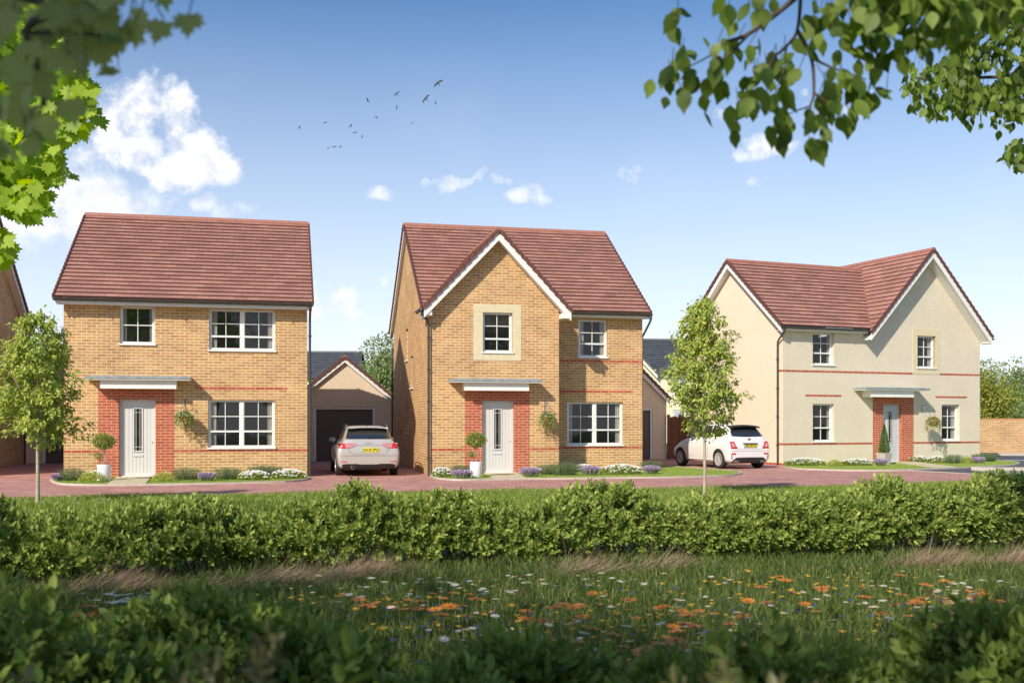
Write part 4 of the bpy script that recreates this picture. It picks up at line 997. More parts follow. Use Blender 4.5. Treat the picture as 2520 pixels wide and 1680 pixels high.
# ------------------------------------------------------------------ young street trees
def young_tree(px, py, H, z0, prof, lean, label, n_tips=300, seed=1):
    r2 = np.random.default_rng(seed)
    root = empty('young_tree', gp(px, py), 0, label=label, cat='tree', group='young street trees on the grass verge')
    t = MB(); t.tube(smooth_line([(0, 0, 0), (0.005, 0, 0.5), (0.0, 0, z0), (lean*0.4, 0, z0+0.45*(H-z0)), (lean, 0, H-0.25)], 5), list(np.linspace(0.040, 0.028, 10))+list(np.linspace(0.027, 0.006, 11)), n=10)
    t.build('trunk', bark_pale, root, smooth=True)
    tips = []; br = MB(); nb = 26
    fz, fr_ = zip(*prof)
    def env(z): return np.interp((z-z0)/(H-z0), fz, fr_)
    # main limbs climb from the leader to the edge of the crown, twigs leave them
    for i in range(nb):
        zs = z0+0.02+(H-z0)*0.75*(i/nb); a = i*2.4+r2.normal(0, .3)
        ze = min(H-0.08, zs+0.15+0.30*(H-zs)*r2.random()+0.1); re = env(ze)*(0.75+0.25*r2.random())
        lx = lean*(zs-z0)/(H-z0)
        A = Vector((lx, 0, zs)); Bp = Vector((lx+re*math.cos(a), re*math.sin(a), ze)); mid = A.lerp(Bp, 0.5)+Vector((0.05*math.cos(a), 0.05*math.sin(a), -0.04))
        br.tube([A, mid, Bp], [0.011, 0.008, 0.004], n=5)
        for q in (0.35, 0.55, 0.75, 1.0):
            c = A.lerp(mid, q*2) if q < .5 else mid.lerp(Bp, q*2-1)
            for k in range(2 if q < 1 else 1):
                tp = c+Vector(r2.normal(0, 0.14, 3)); tips.append((c, tp))
    while len(tips) < n_tips:
        z = z0+(H-z0)*r2.random()**0.85; a = r2.random()*6.283; r = env(z)*math.sqrt(r2.random())*1.0
        lx = lean*(z-z0)/(H-z0)
        # thin spots where the wall behind shows through
        if math.sin(a*3+z*4.3) + math.cos(z*6.1-a) < -1.0 and r > 0.35*env(z): continue
        c = Vector((lx+r*0.72*math.cos(a), r*0.72*math.sin(a), z-0.14)); tips.append((c, Vector((lx+r*math.cos(a), r*math.sin(a), z))))
    P, A, Q = [], [], []
    for k, (c, tp) in enumerate(tips):
        if k % 2 == 0: br.tube([c, tp], [0.004, 0.002], n=4, cap=False)
        n = 26; f = r2.random(n)[:, None]; b = np.array(c)*(1-f)*0.6+np.array(tp)*(f+(1-f)*0.4)+r2.normal(0, 0.045, (n, 3))
        o = np.array([tp.x, tp.y, 0])*0.9; P.append(b); A.append(o+r2.normal(0, .55, (n, 3))+[0, 0, -0.55]); Q.append(r2.normal(0, .45, (n, 3))+o*0.5+[0, -0.35, 0.8])
    br.build('branches', bark_pale, root, smooth=True)
    P, A, Q = map(np.concatenate, (P, A, Q)); tint = np.clip(r2.random(len(P))*0.75+np.repeat(r2.random(len(tips)), 26)*0.35-0.05, 0, 1)
    leaves('crown', P, A, Q, 0.080*(.65+.6*r2.random(len(P))), T_OV, lf_tree, root, tint)
prof_l = [(0, .30), (.06, .42), (.14, .74), (.30, .78), (.5, .70), (.7, .58), (.85, .46), (.95, .28), (1, .08)]
young_tree(92.5, 1245, 3.50, 1.08, prof_l, 0.02, 'young tree on the verge in front of the left brick house', 340, 3)
prof_r = [(0, .34), (.06, .52), (.2, .70), (.4, .76), (.6, .68), (.75, .55), (.88, .38), (.96, .22), (1, .08)]
young_tree(1733.7, 1224, 4.05, 1.24, prof_r, -0.03, 'young tree on the verge in front of the white car', 360, 9)

# ------------------------------------------------------------------ distant trees
def big_tree(name, loc, H, rx, z0, leaf, n, mat, label, group=None, tr=0.16, seed=1, ry=None, T=T_OV, k_cl=40, tall=1.0):
    r2 = np.random.default_rng(seed); ry = ry or rx
    root = empty(name, loc, 0, label=label, cat='tree', group=group)
    zc = (z0+H)/2; rz = (H-z0)/2
    cl = nrm(r2.normal(0, 1, (k_cl, 3)))*(r2.random((k_cl, 1))**0.4)*np.array([rx*0.78, ry*0.78, rz*0.80])
    rad = (0.30+0.22*r2.random(k_cl))*min(rx, rz)
    t = MB(); t.tube([(0, 0, 0), (0.05, 0, z0), (0, 0, zc), (0, 0, H-rz*0.5)], [tr, tr*0.8, tr*0.5, tr*0.15], n=10); t.build('trunk', bark_dark, root, smooth=True)
    b = MB()
    for c in cl[:18]: b.tube([(0, 0, z0+0.2*rz+0.3*(c[2]+rz)), (c[0]*0.5, c[1]*0.5, zc+c[2]*0.8-0.2), (c[0], c[1], zc+c[2])], [tr*0.35, tr*0.2, tr*0.06], n=5)
    b.build('limbs', bark_dark, root, smooth=True)
    w = rad**2; idx = r2.choice(k_cl, n, p=w/w.sum()); d = nrm(r2.normal(0, 1, (n, 3)))
    P = cl[idx]+d*rad[idx, None]*(0.6+0.5*r2.random((n, 1))**0.6)+[0, 0, zc]
    leaves('crown', P, d+r2.normal(0, .5, (n, 3))+[0, 0, -.3], r2.normal(0, .5, (n, 3))+d*0.6+[0, 0, .5], leaf*(.7+.6*r2.random(n)), T, mat, root, np.clip(r2.random(n)*0.7+0.3*r2.random(k_cl)[idx], 0, 1))
    return root
def far_tree(px, Y, top_py, rx, label, mat=lf_far, n=5000, leaf=0.26, z0=1.2, seed=1, name='broadleaf_tree'):
    big_tree(name, ((px-CX)/FL*Y, Y, 0), EYE+(HY-top_py)/FL*Y, rx, z0, leaf, n, mat, label, 'trees beyond the houses', seed=seed)
far_tree(940, 66, 822, 2.3, 'green tree rising between the tan garage roof and gabled brick house', n=7000, leaf=0.22, seed=4)
far_tree(985, 78, 850, 3.0, 'tree mostly hidden behind the left wall of the gabled brick house', n=4000, seed=5)
far_tree(150, 74, 800, 2.6, 'pale tree glimpsed behind the young tree at left', n=3500, seed=6)
far_tree(2447, 53, 884, 1.35, 'yellow leaved tree behind the garden wall next to the cream house', mat=lf_fary, n=6000, leaf=0.15, z0=0.6, seed=7)
far_tree(2420, 74, 878, 1.8, 'grey green tree between cream house and yellow leaved tree', n=3500, leaf=0.2, seed=8)
far_tree(2510, 68, 882, 1.7, 'tall dark tree beyond the garden wall near the right edge', n=5500, leaf=0.2, z0=0.5, seed=9)
far_tree(2560, 60, 920, 1.9, 'dark tree cut off by the right edge behind the garden wall', n=5000, leaf=0.2, z0=0.4, seed=10)
far_tree(2478, 57, 975, 1.2, 'low bushy tree just above the garden wall', n=3500, leaf=0.15, z0=0.3, seed=12)

# ------------------------------------------------------------------ birds
bird_data = [(1078, 205, 1.0, 35, 0.1), (976, 232, .7, 40, .5), (1048, 243, .95, 45, .2), (905, 249, .6, -60, .8), (978, 267, .6, 80, .9), (1073, 255, .6, 80, .9), (926, 290, .5, 5, .9), (1016, 303, .4, 30, .6), (801, 303, .5, 5, .8), (737, 315, .5, 60, .8), (863, 311, .55, 50, .8), (874, 327, .5, 10, .5), (892, 338, .5, 70, .9), (809, 365, .4, 20, .5), (823, 362, .5, 8, .4), (837, 362, .4, 40, .7)]
bird_lab = ['bird highest in the flock gliding with wings outstretched', 'bird banking on the upper left of the two right hand rows', 'bird gliding just below and left of the highest one', 'bird with both wings lowered in the upper middle of the flock', 'bird with one wing raised below the upper middle bird', 'bird with wing raised on the far right of the flock', 'bird seen side on where the pale light streak crosses', 'pale small bird alone at lower right of the flock', 'bird seen side on left of centre in the flock', 'bird at the far left of the flock', 'upper bird of the diagonal trio at lower left', 'middle bird of the diagonal trio at lower left', 'lowest bird of the diagonal trio', 'leftmost of three tiny birds in the lowest row', 'middle one of three tiny birds in the lowest row', 'rightmost of three tiny birds in the lowest row']
for (px, py, s, ang, fold), lb in zip(bird_data, bird_lab):
    m = MB(); m.tube([(0, -.20, 0), (0, -.13, .0), (0, 0, 0), (0, .12, .0), (0, .19, .01), (0, .23, .005)], [.012, .03, .055, .045, .028, .004], n=8)
    m.poly([(-.03, -.16, 0), (.03, -.16, 0), (.06, -.30, 0), (-.06, -.30, 0)])
    for sg in (1, -1):
        f = fold*0.9; q = []
        for (u, y0, y1) in ((.03, -.08, .09), (.22, -.06, .12), (.40, -.12, .06), (.56, -.16, -.12)):
            zz = math.sin(f)*u; xx = math.cos(f)*u*sg; q.append(((xx, y1, zz), (xx, y0, zz)))
        for k in range(3): m.prism([q[k][0], q[k+1][0], q[k+1][1], q[k][1]], (0, 0, .012))
    o = m.build('flying_bird', bird_m)
    o.location = pt(px, py, 62); o.scale = (s*.62,)*3
    o.rotation_euler = (R(90 if fold < .3 else 65), R(-ang), R(20*math.sin(px)))
    tag(o, label=lb, cat='bird', group='flock of birds in the sky')
# ------------------------------------------------------------------ cars (car frame: x forward from the rear bumper, y to the left, z up)
paint_white = M_plain('white_car_paint', (0.80, 0.79, 0.77), 0.30, 0.01, 2.0, coat=1.0)
paint_silver = M_plain('champagne_car_paint', (0.54, 0.51, 0.47), 0.30, 0.01, 2.0, coat=1.0, metal=0.25)
trim_black = M_plain('black_trim', (0.02, 0.02, 0.02), 0.4, 0.05, 5.0)
seam_m = M_plain('panel_gap', (0.08, 0.08, 0.08), 0.8, 0.0)
rubber_m = M_plain('tyre_rubber', (0.025, 0.024, 0.023), 0.85, 0.1, 10.0)
rim_m = M_plain('alloy_rim', (0.66, 0.64, 0.60), 0.30, 0.05, 5.0, metal=0.15)
lamp_red = M_plain('red_lamp', (0.62, 0.02, 0.015), 0.12, 0.05, 9.0, coat=1.0)
lamp_clear = M_plain('clear_lamp', (0.55, 0.36, 0.37), 0.15, 0.05, 9.0, coat=1.0)
lamp_pink = M_plain('pink_lamp', (0.55, 0.16, 0.17), 0.15, 0.05, 9.0, coat=1.0)
plate_y = M_plain('yellow_plate', (0.80, 0.68, 0.04), 0.4, 0.0)
plate_b = M_plain('plate_band_blue', (0.20, 0.50, 0.68), 0.4, 0.0)
text_m = M_plain('plate_lettering', (0.02, 0.02, 0.01), 0.6, 0.0)
chrome_m = M_plain('chrome', (0.75, 0.74, 0.72), 0.12, 0.02, 9, metal=1.0)
brass_m = M_plain('gold_hub', (0.65, 0.50, 0.15), 0.35, 0.02, 9, metal=0.6)
interior_car = M_plain('seat_fabric', (0.05, 0.05, 0.05), 0.9)

def car_body(parent, st, mat, arches):
    vs, fs = [], []; nr = 18
    for (x, zb, w, zm, belt, wb, zr, wr) in st:
        belt = min(belt, zr-0.045)
        half = [(0, zb), (.8*w, zb), (w*.965, zb+.06), (w, zm), (w*.992, zm+(belt-zm)*0.6), (wb, belt), (wb+(wr-wb)*.55, belt+(zr-.045-belt)*.55), (wr, zr-.045 if zr-belt > .06 else belt+(zr-belt)*.5), (wr*.82, zr-.010), (0, zr)]
        for y, z in half: vs.append((x, -y, z))
        for y, z in half[8:0:-1]: vs.append((x, y, z))
    n = len(st)
    for i in range(n-1):
        for k in range(nr):
            k2 = (k+1) % nr; fs.append([i*nr+k, i*nr+k2, (i+1)*nr+k2, (i+1)*nr+k])
    fs.append([k for k in range(nr)][::-1]); fs.append([(n-1)*nr+k for k in range(nr)])
    me = bpy.data.meshes.new('body'); me.from_pydata(vs, [], fs); me.materials.append(mat); me.materials.append(trim_black)
    bm = bmesh.new(); bm.from_mesh(me); bmesh.ops.recalc_face_normals(bm, faces=bm.faces); bm.to_mesh(me); bm.free()
    o = link(bpy.data.objects.new('body', me))
    s = o.modifiers.new('s', 'SUBSURF'); s.levels = 3; s.render_levels = 3
    cut = []
    for (x, y, z, r) in arches:
        c = MB(); sg = 1 if y > 0 else -1
        nn = 40
        for yy in (y-sg*0.26, y+sg*0.3):
            for k in range(nn): c.v.append((x+r*math.cos(2*math.pi*k/nn), yy, z+r*math.sin(2*math.pi*k/nn)))
        for k in range(nn): c.f.append([k, (k+1) % nn, nn+(k+1) % nn, nn+k]); c.mi.append(1)
        c.f.append(list(range(nn))[::-1]); c.mi.append(1); c.f.append([nn+k for k in range(nn)]); c.mi.append(1)
        co = c.build('cut', [mat, trim_black]); bm = bmesh.new(); bm.from_mesh(co.data); bmesh.ops.recalc_face_normals(bm, faces=bm.faces); bm.to_mesh(co.data); bm.free()
        b = o.modifiers.new('b', 'BOOLEAN'); b.operation = 'DIFFERENCE'; b.object = co; b.solver = 'EXACT'; cut.append(co)
    bpy.context.view_layer.update()
    dg = bpy.context.evaluated_depsgraph_get()
    m2 = bpy.data.meshes.new_from_object(o.evaluated_get(dg)); m2.name = 'body'
    o.modifiers.clear()
    for c in cut: bpy.data.objects.remove(c)
    o.data = m2
    m2.polygons.foreach_set('use_smooth', [p.material_index == 0 for p in m2.polygons])
    bvh = BVHTree.FromPolygons([v.co for v in m2.vertices], [p.vertices[:] for p in m2.polygons])
    o.parent = parent
    return o, bvh
def chain(ch, t):
    # point on a polyline at parameter t by index
    f = t*(len(ch)-1); i = min(int(f), len(ch)-2); f -= i
    return (ch[i][0]*(1-f)+ch[i+1][0]*f, ch[i][1]*(1-f)+ch[i+1][1]*f)
def panel(parent, bvh, name, mat, top, bot, view, off=0.005, nx=14, ny=6, th=0.0):
    # skin laid on the body: view 'rear' uses (y_picture_right, z), 'left' uses (x, z)
    vs, fs = [], []; last = None
    for j in range(ny+1):
        for i in range(nx+1):
            a = chain(top, i/nx); b = chain(bot, i/nx); f = j/ny
            u, z = a[0]*(1-f)+b[0]*f, a[1]*(1-f)+b[1]*f
            if view == 'rear': og, d = Vector((-2, -u, z)), Vector((1, 0, 0))
            elif view == 'left': og, d = Vector((u, 3, z)), Vector((0, -1, 0))
            else: og, d = Vector((u, -3, z)), Vector((0, 1, 0))
            h, nn, _, _ = bvh.ray_cast(og, d)
            if h is None: h = last[0].copy() if last else og+d*2; nn = -d; h = Vector((h.x if view == 'rear' else u, -u if view == 'rear' else h.y, z))
            if nn.dot(d) > 0: nn = -nn
            last = (h, nn); vs.append(h+nn*off)
    w = nx+1
    for j in range(ny):
        for i in range(nx): fs.append([j*w+i, j*w+i+1, (j+1)*w+i+1, (j+1)*w+i])
    me = bpy.data.meshes.new(name); me.from_pydata([tuple(v) for v in vs], [], fs); me.materials.append(mat)
    want = {'rear': Vector((-1, 0, 0)), 'left': Vector((0, 1, 0)), 'right': Vector((0, -1, 0))}[view]
    me.update()
    if sum((p.normal.dot(want) for p in me.polygons)) < 0: me.flip_normals()
    me.polygons.foreach_set('use_smooth', [True]*len(me.polygons))
    o = link(bpy.data.objects.new(name, me), parent)
    if th:
        s = o.modifiers.new('t', 'SOLIDIFY'); s.thickness = th; s.offset = -1
    return o
def wheel(parent, x, y, r, w, spokes, hub=chrome_m):
    # tyre with rim and spokes; face outwards
    sg = 1 if y > 0 else -1
    e = empty('wheel', (x, y, r)); e.parent = parent
    t = MB(); hw = w/2
    t.lathe([(r*.66, -hw*.9), (r*.80, -hw), (r*.95, -hw*.92), (r, -hw*.7), (r, hw*.7), (r*.95, hw*.92), (r*.80, hw), (r*.68, hw*.9), (r*.66, hw*.7), (r*.66, -hw*.9)], n=40, axis='y'); t.build('tyre', rubber_m, e, smooth=True)
    m = MB(); m.lathe([(r*.675, sg*hw*.88), (r*.62, sg*hw*.90), (r*.60, sg*hw*.72), (r*.60, -sg*hw*.6)], n=40, axis='y')
    for k in range(spokes):
        a = 2*math.pi*k/spokes; c, s = math.cos(a), math.sin(a)
        A = Vector((c*r*.12, sg*hw*.62, s*r*.12)); B = Vector((c*r*.62, sg*hw*.80, s*r*.62)); m.obox(A, B, r*.055, r*.06, up=(0, 1, 0))
    m.lathe([(0, sg*hw*.70), (r*.13, sg*hw*.68), (r*.16, sg*hw*.5)], n=20, axis='y'); m.build('rim', rim_m, e)
    d = MB(); d.lathe([(0, sg*hw*.2), (r*.60, sg*hw*.2)], n=24, axis='y'); d.build('brake_disc', trim_black, e)
    h = MB(); h.lathe([(0, sg*hw*.74), (r*.08, sg*hw*.73), (r*.085, sg*hw*.68)], n=14, axis='y'); h.build('hub_cap', hub, e)
def text_obj(parent, s, loc, size, width, name='lettering'):
    cu = bpy.data.curves.new('t', 'FONT'); cu.body = s; cu.size = size; cu.extrude = 0.001; cu.offset = size*0.018; cu.align_x = 'CENTER'; cu.align_y = 'CENTER'
    o = bpy.data.objects.new('t', cu); COL.objects.link(o); bpy.context.view_layer.update()
    me = bpy.data.meshes.new_from_object(o.evaluated_get(bpy.context.evaluated_depsgraph_get())); bpy.data.objects.remove(o)
    xs = [v.co.x for v in me.vertices]; k = width/(max(xs)-min(xs)); mx = (max(xs)+min(xs))/2
    for v in me.vertices: v.co.x = (v.co.x-mx)*k
    me.materials.clear(); me.materials.append(text_m); me.name = name
    q = link(bpy.data.objects.new(name, me), parent); q.location = loc
    q.rotation_euler = (R(90), 0, R(-90)); return q
def plate(parent, bvh, yc, z0, z1, w, txt, border=False):
    hs = [bvh.ray_cast(Vector((-2, -yc, z)), Vector((1, 0, 0)))[0] for z in (z0, z1)]
    xf = min(h.x for h in hs if h) - 0.012
    m = MB(); m.box(xf, xf+0.01, -(yc+w/2), -(yc-w/2), z0, z1); p = m.build('number_plate', plate_y, parent, bevel=0.003)
    b = MB(); b.box(xf-0.002, xf-0.0005, -(yc-w/2+0.045), -(yc-w/2)-0.004, z0+0.004, z1-0.004); b.build('blue_band', plate_b, p)
    if border:
        b = MB(); b.box(xf-0.03, xf+0.03, -(yc+w/2+0.01), -(yc-w/2-0.03), z1+0.001, z1+0.022); b.box(xf-0.004, xf+0.006, -(yc+w/2+0.005), -(yc-w/2-0.005), z0-0.012, z0-0.001); b.build('surround', trim_black, p)
    text_obj(p, txt, (xf-0.0025, -(yc+0.022), (z0+z1)/2), (z1-z0)*0.92, w*0.82)
def mirror(parent, x, y, z, mat, sg=1):
    m = MB(); me = [(0, 0), (.06, .05), (.10, .085), (.12, .09)]
    m.lathe([(0.0, -0.10), (.05, -.095), (.075, -.06), (.08, 0), (.075, .04), (0, .05)], c=(0, 0, 0), n=14, axis='x')
    o = m.build('wing_mirror', mat, parent, smooth=True); o.location = (x, y+sg*.13, z); o.scale = (1, 1.35, .9)
    a = MB(); a.box(-.02, .02, -sg*.13, -sg*.02, -.07, -.04); a.build('mirror_arm', trim_black, o)
    g = MB(); g.lathe([(0, -.101), (.062, -.099)], n=14, axis='x'); g.build('mirror_glass', car_glass, o)

# --- silver hatchback
hd = A1 + math.pi/2
dA = Vector((math.cos(hd), math.sin(hd), 0))
axA = Vector((-4.16, 29.03, 0.004))
carA = empty('parked_car', axA - dA*0.80, hd, label='silver hatchback with yellow plate DA18 SPQ on the shaded driveway', cat='car', group='cars parked beside the houses')
# (x, z bottom, half width, z widest, belt z, belt half width, roof z, roof half width)
stA = [(0.0, .36, .74, .55, .60, .72, .66, .58), (.015, .28, .80, .55, .74, .74, .80, .64), (.045, .22, .845, .56, .90, .73, .98, .62), (.10, .20, .87, .57, .95, .72, 1.06, .615), (.28, .19, .885, .58, .96, .725, 1.20, .60), (.47, .19, .89, .58, .96, .73, 1.355, .585), (.62, .18, .892, .58, .96, .735, 1.395, .585), (1.1, .18, .892, .58, .955, .745, 1.42, .59), (1.8, .18, .892, .58, .945, .75, 1.425, .60), (2.25, .18, .892, .58, .935, .75, 1.39, .585), (2.75, .18, .89, .58, .92, .745, 1.17, .62), (3.05, .18, .89, .58, .905, .74, 1.00, .66), (3.3, .19, .885, .57, .88, .73, .95, .64), (3.8, .20, .87, .56, .80, .70, .86, .60), (4.15, .24, .81, .52, .68, .62, .73, .52), (4.29, .32, .68, .48, .56, .52, .60, .42)]
rA = 0.32
bodyA, bv = car_body(carA, stA, paint_silver, [(.80, .80, rA, rA+.045), (3.42, .80, rA, rA+.045), (.80, -.80, rA, rA+.045), (3.42, -.80, rA, rA+.045)])
for x in (.80, 3.42):
    for y in (.775, -.775): wheel(carA, x, y, rA, .21, 10)
panel(carA, bv, 'rear_window', car_glass, [(-.545, 1.325), (-.3, 1.345), (0, 1.352), (.3, 1.345), (.545, 1.325)], [(-.63, 1.035), (-.3, 1.035), (0, 1.035), (.3, 1.035), (.63, 1.035)], 'rear', nx=20)
sp = MB(); 
for i in range(13):
    y = -.57+1.14*i/12; sp.v += [(.50, y, 1.40-.05*abs(y)**2*2), (.27, y*.99, 1.372-.10*y*y), (.275, y*.99, 1.345-.10*y*y), (.50, y, 1.33)]
for i in range(12):
    for k in range(4): sp.f.append([4*i+k, 4*i+(k+1) % 4, 4*i+4+(k+1) % 4, 4*i+4+k]); sp.mi.append(0)
sp.f += [[0, 1, 2, 3], [48, 51, 50, 49]]; sp.mi += [0, 0]
sp.build('roof_spoiler', paint_silver, carA, smooth=True)
for s in (-1, 1):
    f = lambda L: [(s*a, b) for a, b in L]
    L = panel(carA, bv, 'tail_light', lamp_clear, f([(.80, .925), (.55, .93), (.38, .93), (.32, .885)]), f([(.80, .78), (.55, .775), (.40, .83), (.325, .865)]), 'rear', off=.010, th=.012)
    panel(L, bv, 'red_lens', lamp_red, f([(.81, .918), (.66, .922)]), f([(.81, .785), (.63, .782)]), 'rear', off=.014)
    panel(L, bv, 'light_bar', lamp_pink, f([(.64, .915), (.5, .917), (.38, .915)]), f([(.64, .893), (.5, .897), (.37, .897)]), 'rear', off=.014, ny=2)
    panel(L, bv, 'light_bar', lamp_pink, f([(.64, .868), (.5, .874), (.355, .884)]), f([(.64, .846), (.5, .856), (.36, .874)]), 'rear', off=.014, ny=2)
    panel(L, bv, 'light_bar', lamp_pink, f([(.64, .822), (.5, .83), (.40, .85)]), f([(.64, .790), (.5, .795), (.42, .832)]), 'rear', off=.014, ny=2)
    panel(carA, bv, 'reflector', lamp_red, f([(.78, .425), (.60, .425)]), f([(.77, .405), (.60, .400)]), 'rear', off=.006, ny=2)
panel(carA, bv, 'rear_diffuser', trim_black, [(-.74, .325), (-.66, .352), (-.3, .352), (-.26, .338), (.26, .338), (.3, .352), (.66, .352), (.74, .325)], [(-.72, .225), (-.6, .215), (-.3, .212), (-.2, .212), (.2, .212), (.3, .212), (.6, .215), (.72, .225)], 'rear', off=.008, nx=30)
panel(carA, bv, 'bumper_crease', seam_m, [(-.80, .575), (.80, .575)], [(-.80, .570), (.80, .570)], 'rear', off=.004, ny=1, nx=20)
panel(carA, bv, 'tailgate_gap', seam_m, [(-.33, .865), (.33, .865)], [(-.33, .857), (.33, .857)], 'rear', off=.004, ny=1)
panel(carA, bv, 'tailgate_gap', seam_m, [(-.56, .785), (-.50, .64), (-.44, .615), (.44, .615), (.50, .64), (.56, .785)], [(-.552, .785), (-.492, .642), (-.44, .608), (.44, .608), (.492, .642), (.552, .785)], 'rear', off=.004, ny=1, nx=30)
plate(carA, bv, .035, .68, .795, .52, 'DA18 SPQ')
m = MB(); m.lathe([(.036, -.02), (.044, -.022), (.048, -.01), (.046, .06), (.036, .06), (.036, -.02)], c=(.03, .445, .245), n=20, axis='x'); m.build('exhaust_tip', chrome_m, carA, smooth=True)
h0 = bv.ray_cast(Vector((-2, 0, .91)), Vector((1, 0, 0)))[0]
m = MB()
for k in range(4):
    c = Vector((h0.x-.004, .075-.05*k, .905)); pts = [c+Vector((0, .032*math.cos(t), .032*math.sin(t))) for t in np.linspace(0, 6.283, 19)]; m.tube(pts, .0035, n=5, cap=False)
m.build('ring_badge', chrome_m, carA)
h1 = bv.ray_cast(Vector((-2, 0, 1.06)), Vector((1, 0, 0)))[0]; h2 = bv.ray_cast(Vector((-2, -.36, 1.06)), Vector((1, 0, 0)))[0]
m = MB(); m.tube([(h1.x-.02, .0, 1.075), (h1.x-.03, -.1, 1.07), (h2.x-.02, -.36, 1.058)], [.017, .012, .006], n=7); m.tube([(h1.x-.04, .0, 1.075), (h1.x+.02, 0, 1.075)], .022, n=10); m.build('rear_wiper', trim_black, carA)
for s in (1, -1):
    m = MB(); m.tube(smooth_line([(.55, s*.55, 1.36), (.62, s*.565, 1.405), (1.2, s*.575, 1.435), (2.0, s*.58, 1.43), (2.3, s*.57, 1.39)], 5), .014, n=7); m.build('roof_rail', chrome_m, carA, smooth=True)
m = MB(); m.tube([(.75, .0, 1.40), (.68, .0, 1.455)], [.02, .004], n=6); m.build('aerial', trim_black, carA)
for vw, s in (('left', 1), ('right', -1)):
    panel(carA, bv, 'side_window', car_glass, [(.60, 1.27), (.75, 1.335), (1.42, 1.355)], [(.50, 1.02), (.75, .99), (1.42, .985)], vw)
    panel(carA, bv, 'side_window', car_glass, [(1.47, 1.357), (2.0, 1.35), (2.42, 1.24), (2.85, 1.03)], [(1.47, .985), (2.0, .975), (2.42, .965), (2.90, .96)], vw)
    panel(carA, bv, 'door_gap', seam_m, [(1.44, 1.0), (1.448, 1.0)], [(1.44, .26), (1.448, .26)], vw, nx=1, ny=14)
    panel(carA, bv, 'door_gap', seam_m, [(2.55, .95), (2.558, .95)], [(2.60, .28), (2.608, .28)], vw, nx=1, ny=14)
    for x in (1.25, 2.3): panel(carA, bv, 'door_handle', chrome_m, [(x-.1, .86), (x+.1, .86)], [(x-.1, .835), (x+.1, .835)], vw, off=.02, ny=2)
    mirror(carA, 2.55, s*.74, .98, paint_silver, s)

# --- white city car
vB = (Vector((5.82, 35.23, 0)) - Vector((6.76, 32.95, 0))).normalized(); hb = math.atan2(vB.y, vB.x)
axB = Vector((7.42, 33.20, 0.004))
carB = empty('parked_car', axB - vB*0.60, hb, label='small white hatchback with black spoiler parked against the cream house', cat='car', group='cars parked beside the houses')
stB = [(0.0, .40, .70, .55, .60, .68, .66, .50), (.015, .27, .765, .54, .74, .71, .80, .58), (.05, .20, .80, .54, .90, .70, .99, .58), (.11, .18, .812, .55, .96, .69, 1.08, .575), (.26, .17, .815, .56, .985, .685, 1.23, .555), (.40, .17, .815, .56, .985, .685, 1.37, .545), (.55, .17, .815, .56, .98, .69, 1.43, .55), (.95, .17, .812, .56, .97, .70, 1.475, .555), (1.5, .17, .81, .56, .96, .705, 1.48, .56), (1.9, .17, .81, .56, .955, .705, 1.42, .545), (2.35, .17, .81, .56, .945, .70, 1.16, .58), (2.62, .17, .81, .56, .93, .695, 1.03, .61), (2.85, .18, .805, .56, .90, .68, .97, .58), (3.2, .19, .79, .55, .82, .64, .89, .52), (3.5, .22, .73, .50, .68, .56, .74, .45), (3.63, .30, .60, .46, .55, .46, .58, .36)]
rB = 0.305
bodyB, bv = car_body(carB, stB, paint_white, [(.60, .72, rB, rB+.035), (2.92, .72, rB, rB+.035), (.60, -.72, rB, rB+.035), (2.92, -.72, rB, rB+.035)])
for x in (.60, 2.92):
    for y in (.715, -.715): wheel(carB, x, y, rB, .20, 12, brass_m if x < 1 else chrome_m)
panel(carB, bv, 'rear_window', car_glass, [(-.50, 1.33), (-.25, 1.35), (0, 1.355), (.25, 1.35), (.50, 1.33)], [(-.60, 1.045), (-.3, 1.03), (0, 1.03), (.3, 1.03), (.60, 1.045)], 'rear', nx=20)
sp = MB()
for i in range(13):
    y = -.54+1.08*i/12; sp.v += [(.46, y, 1.425-.12*y*y), (.20, y*.98, 1.395-.14*y*y), (.22, y*.98, 1.345-.14*y*y), (.44, y, 1.33)]
for i in range(12):
    for k in range(4): sp.f.append([4*i+k, 4*i+(k+1) % 4, 4*i+4+(k+1) % 4, 4*i+4+k]); sp.mi.append(0)
sp.f += [[0, 1, 2, 3], [48, 51, 50, 49]]; sp.mi += [0, 0]
sp.build('roof_spoiler', trim_black, carB, smooth=True)
for s in (-1, 1):
    f = lambda L: [(s*a, b) for a, b in L]
    L = panel(carB, bv, 'tail_light', lamp_red, f([(.735, .875), (.60, .885)]), f([(.715, .66), (.47, .655)]), 'rear', off=.012, th=.012)
    panel(L, bv, 'clear_lens', lamp_clear, f([(.685, .83), (.625, .83)]), f([(.675, .715), (.56, .71)]), 'rear', off=.018)
    panel(carB, bv, 'reflector', lamp_red, f([(.70, .515), (.53, .515)]), f([(.70, .465), (.54, .465)]), 'rear', off=.006, ny=2)
    panel(carB, bv, 'bumper_vent', trim_black, f([(.715, .46), (.685, .46)]), f([(.70, .33), (.675, .33)]), 'rear', off=.006, nx=2)
    for yy in (.56, .46):
        m = MB(); m.lathe([(.030, -.03), (.038, -.032), (.041, -.02), (.040, .08), (.030, .08), (.030, -.03)], c=(.03, -s*yy, .245), n=18, axis='x'); m.build('exhaust_tip', chrome_m, carB, smooth=True)
panel(carB, bv, 'rear_diffuser', trim_black, [(-.62, .30), (-.52, .37), (-.2, .375), (.2, .375), (.52, .37), (.62, .30)], [(-.68, .21), (-.55, .195), (-.2, .195), (.2, .195), (.55, .195), (.68, .21)], 'rear', off=.008, nx=26)
panel(carB, bv, 'bumper_crease', seam_m, [(-.70, .585), (0, .575), (.70, .585)], [(-.70, .579), (0, .569), (.70, .579)], 'rear', off=.004, ny=1, nx=20)
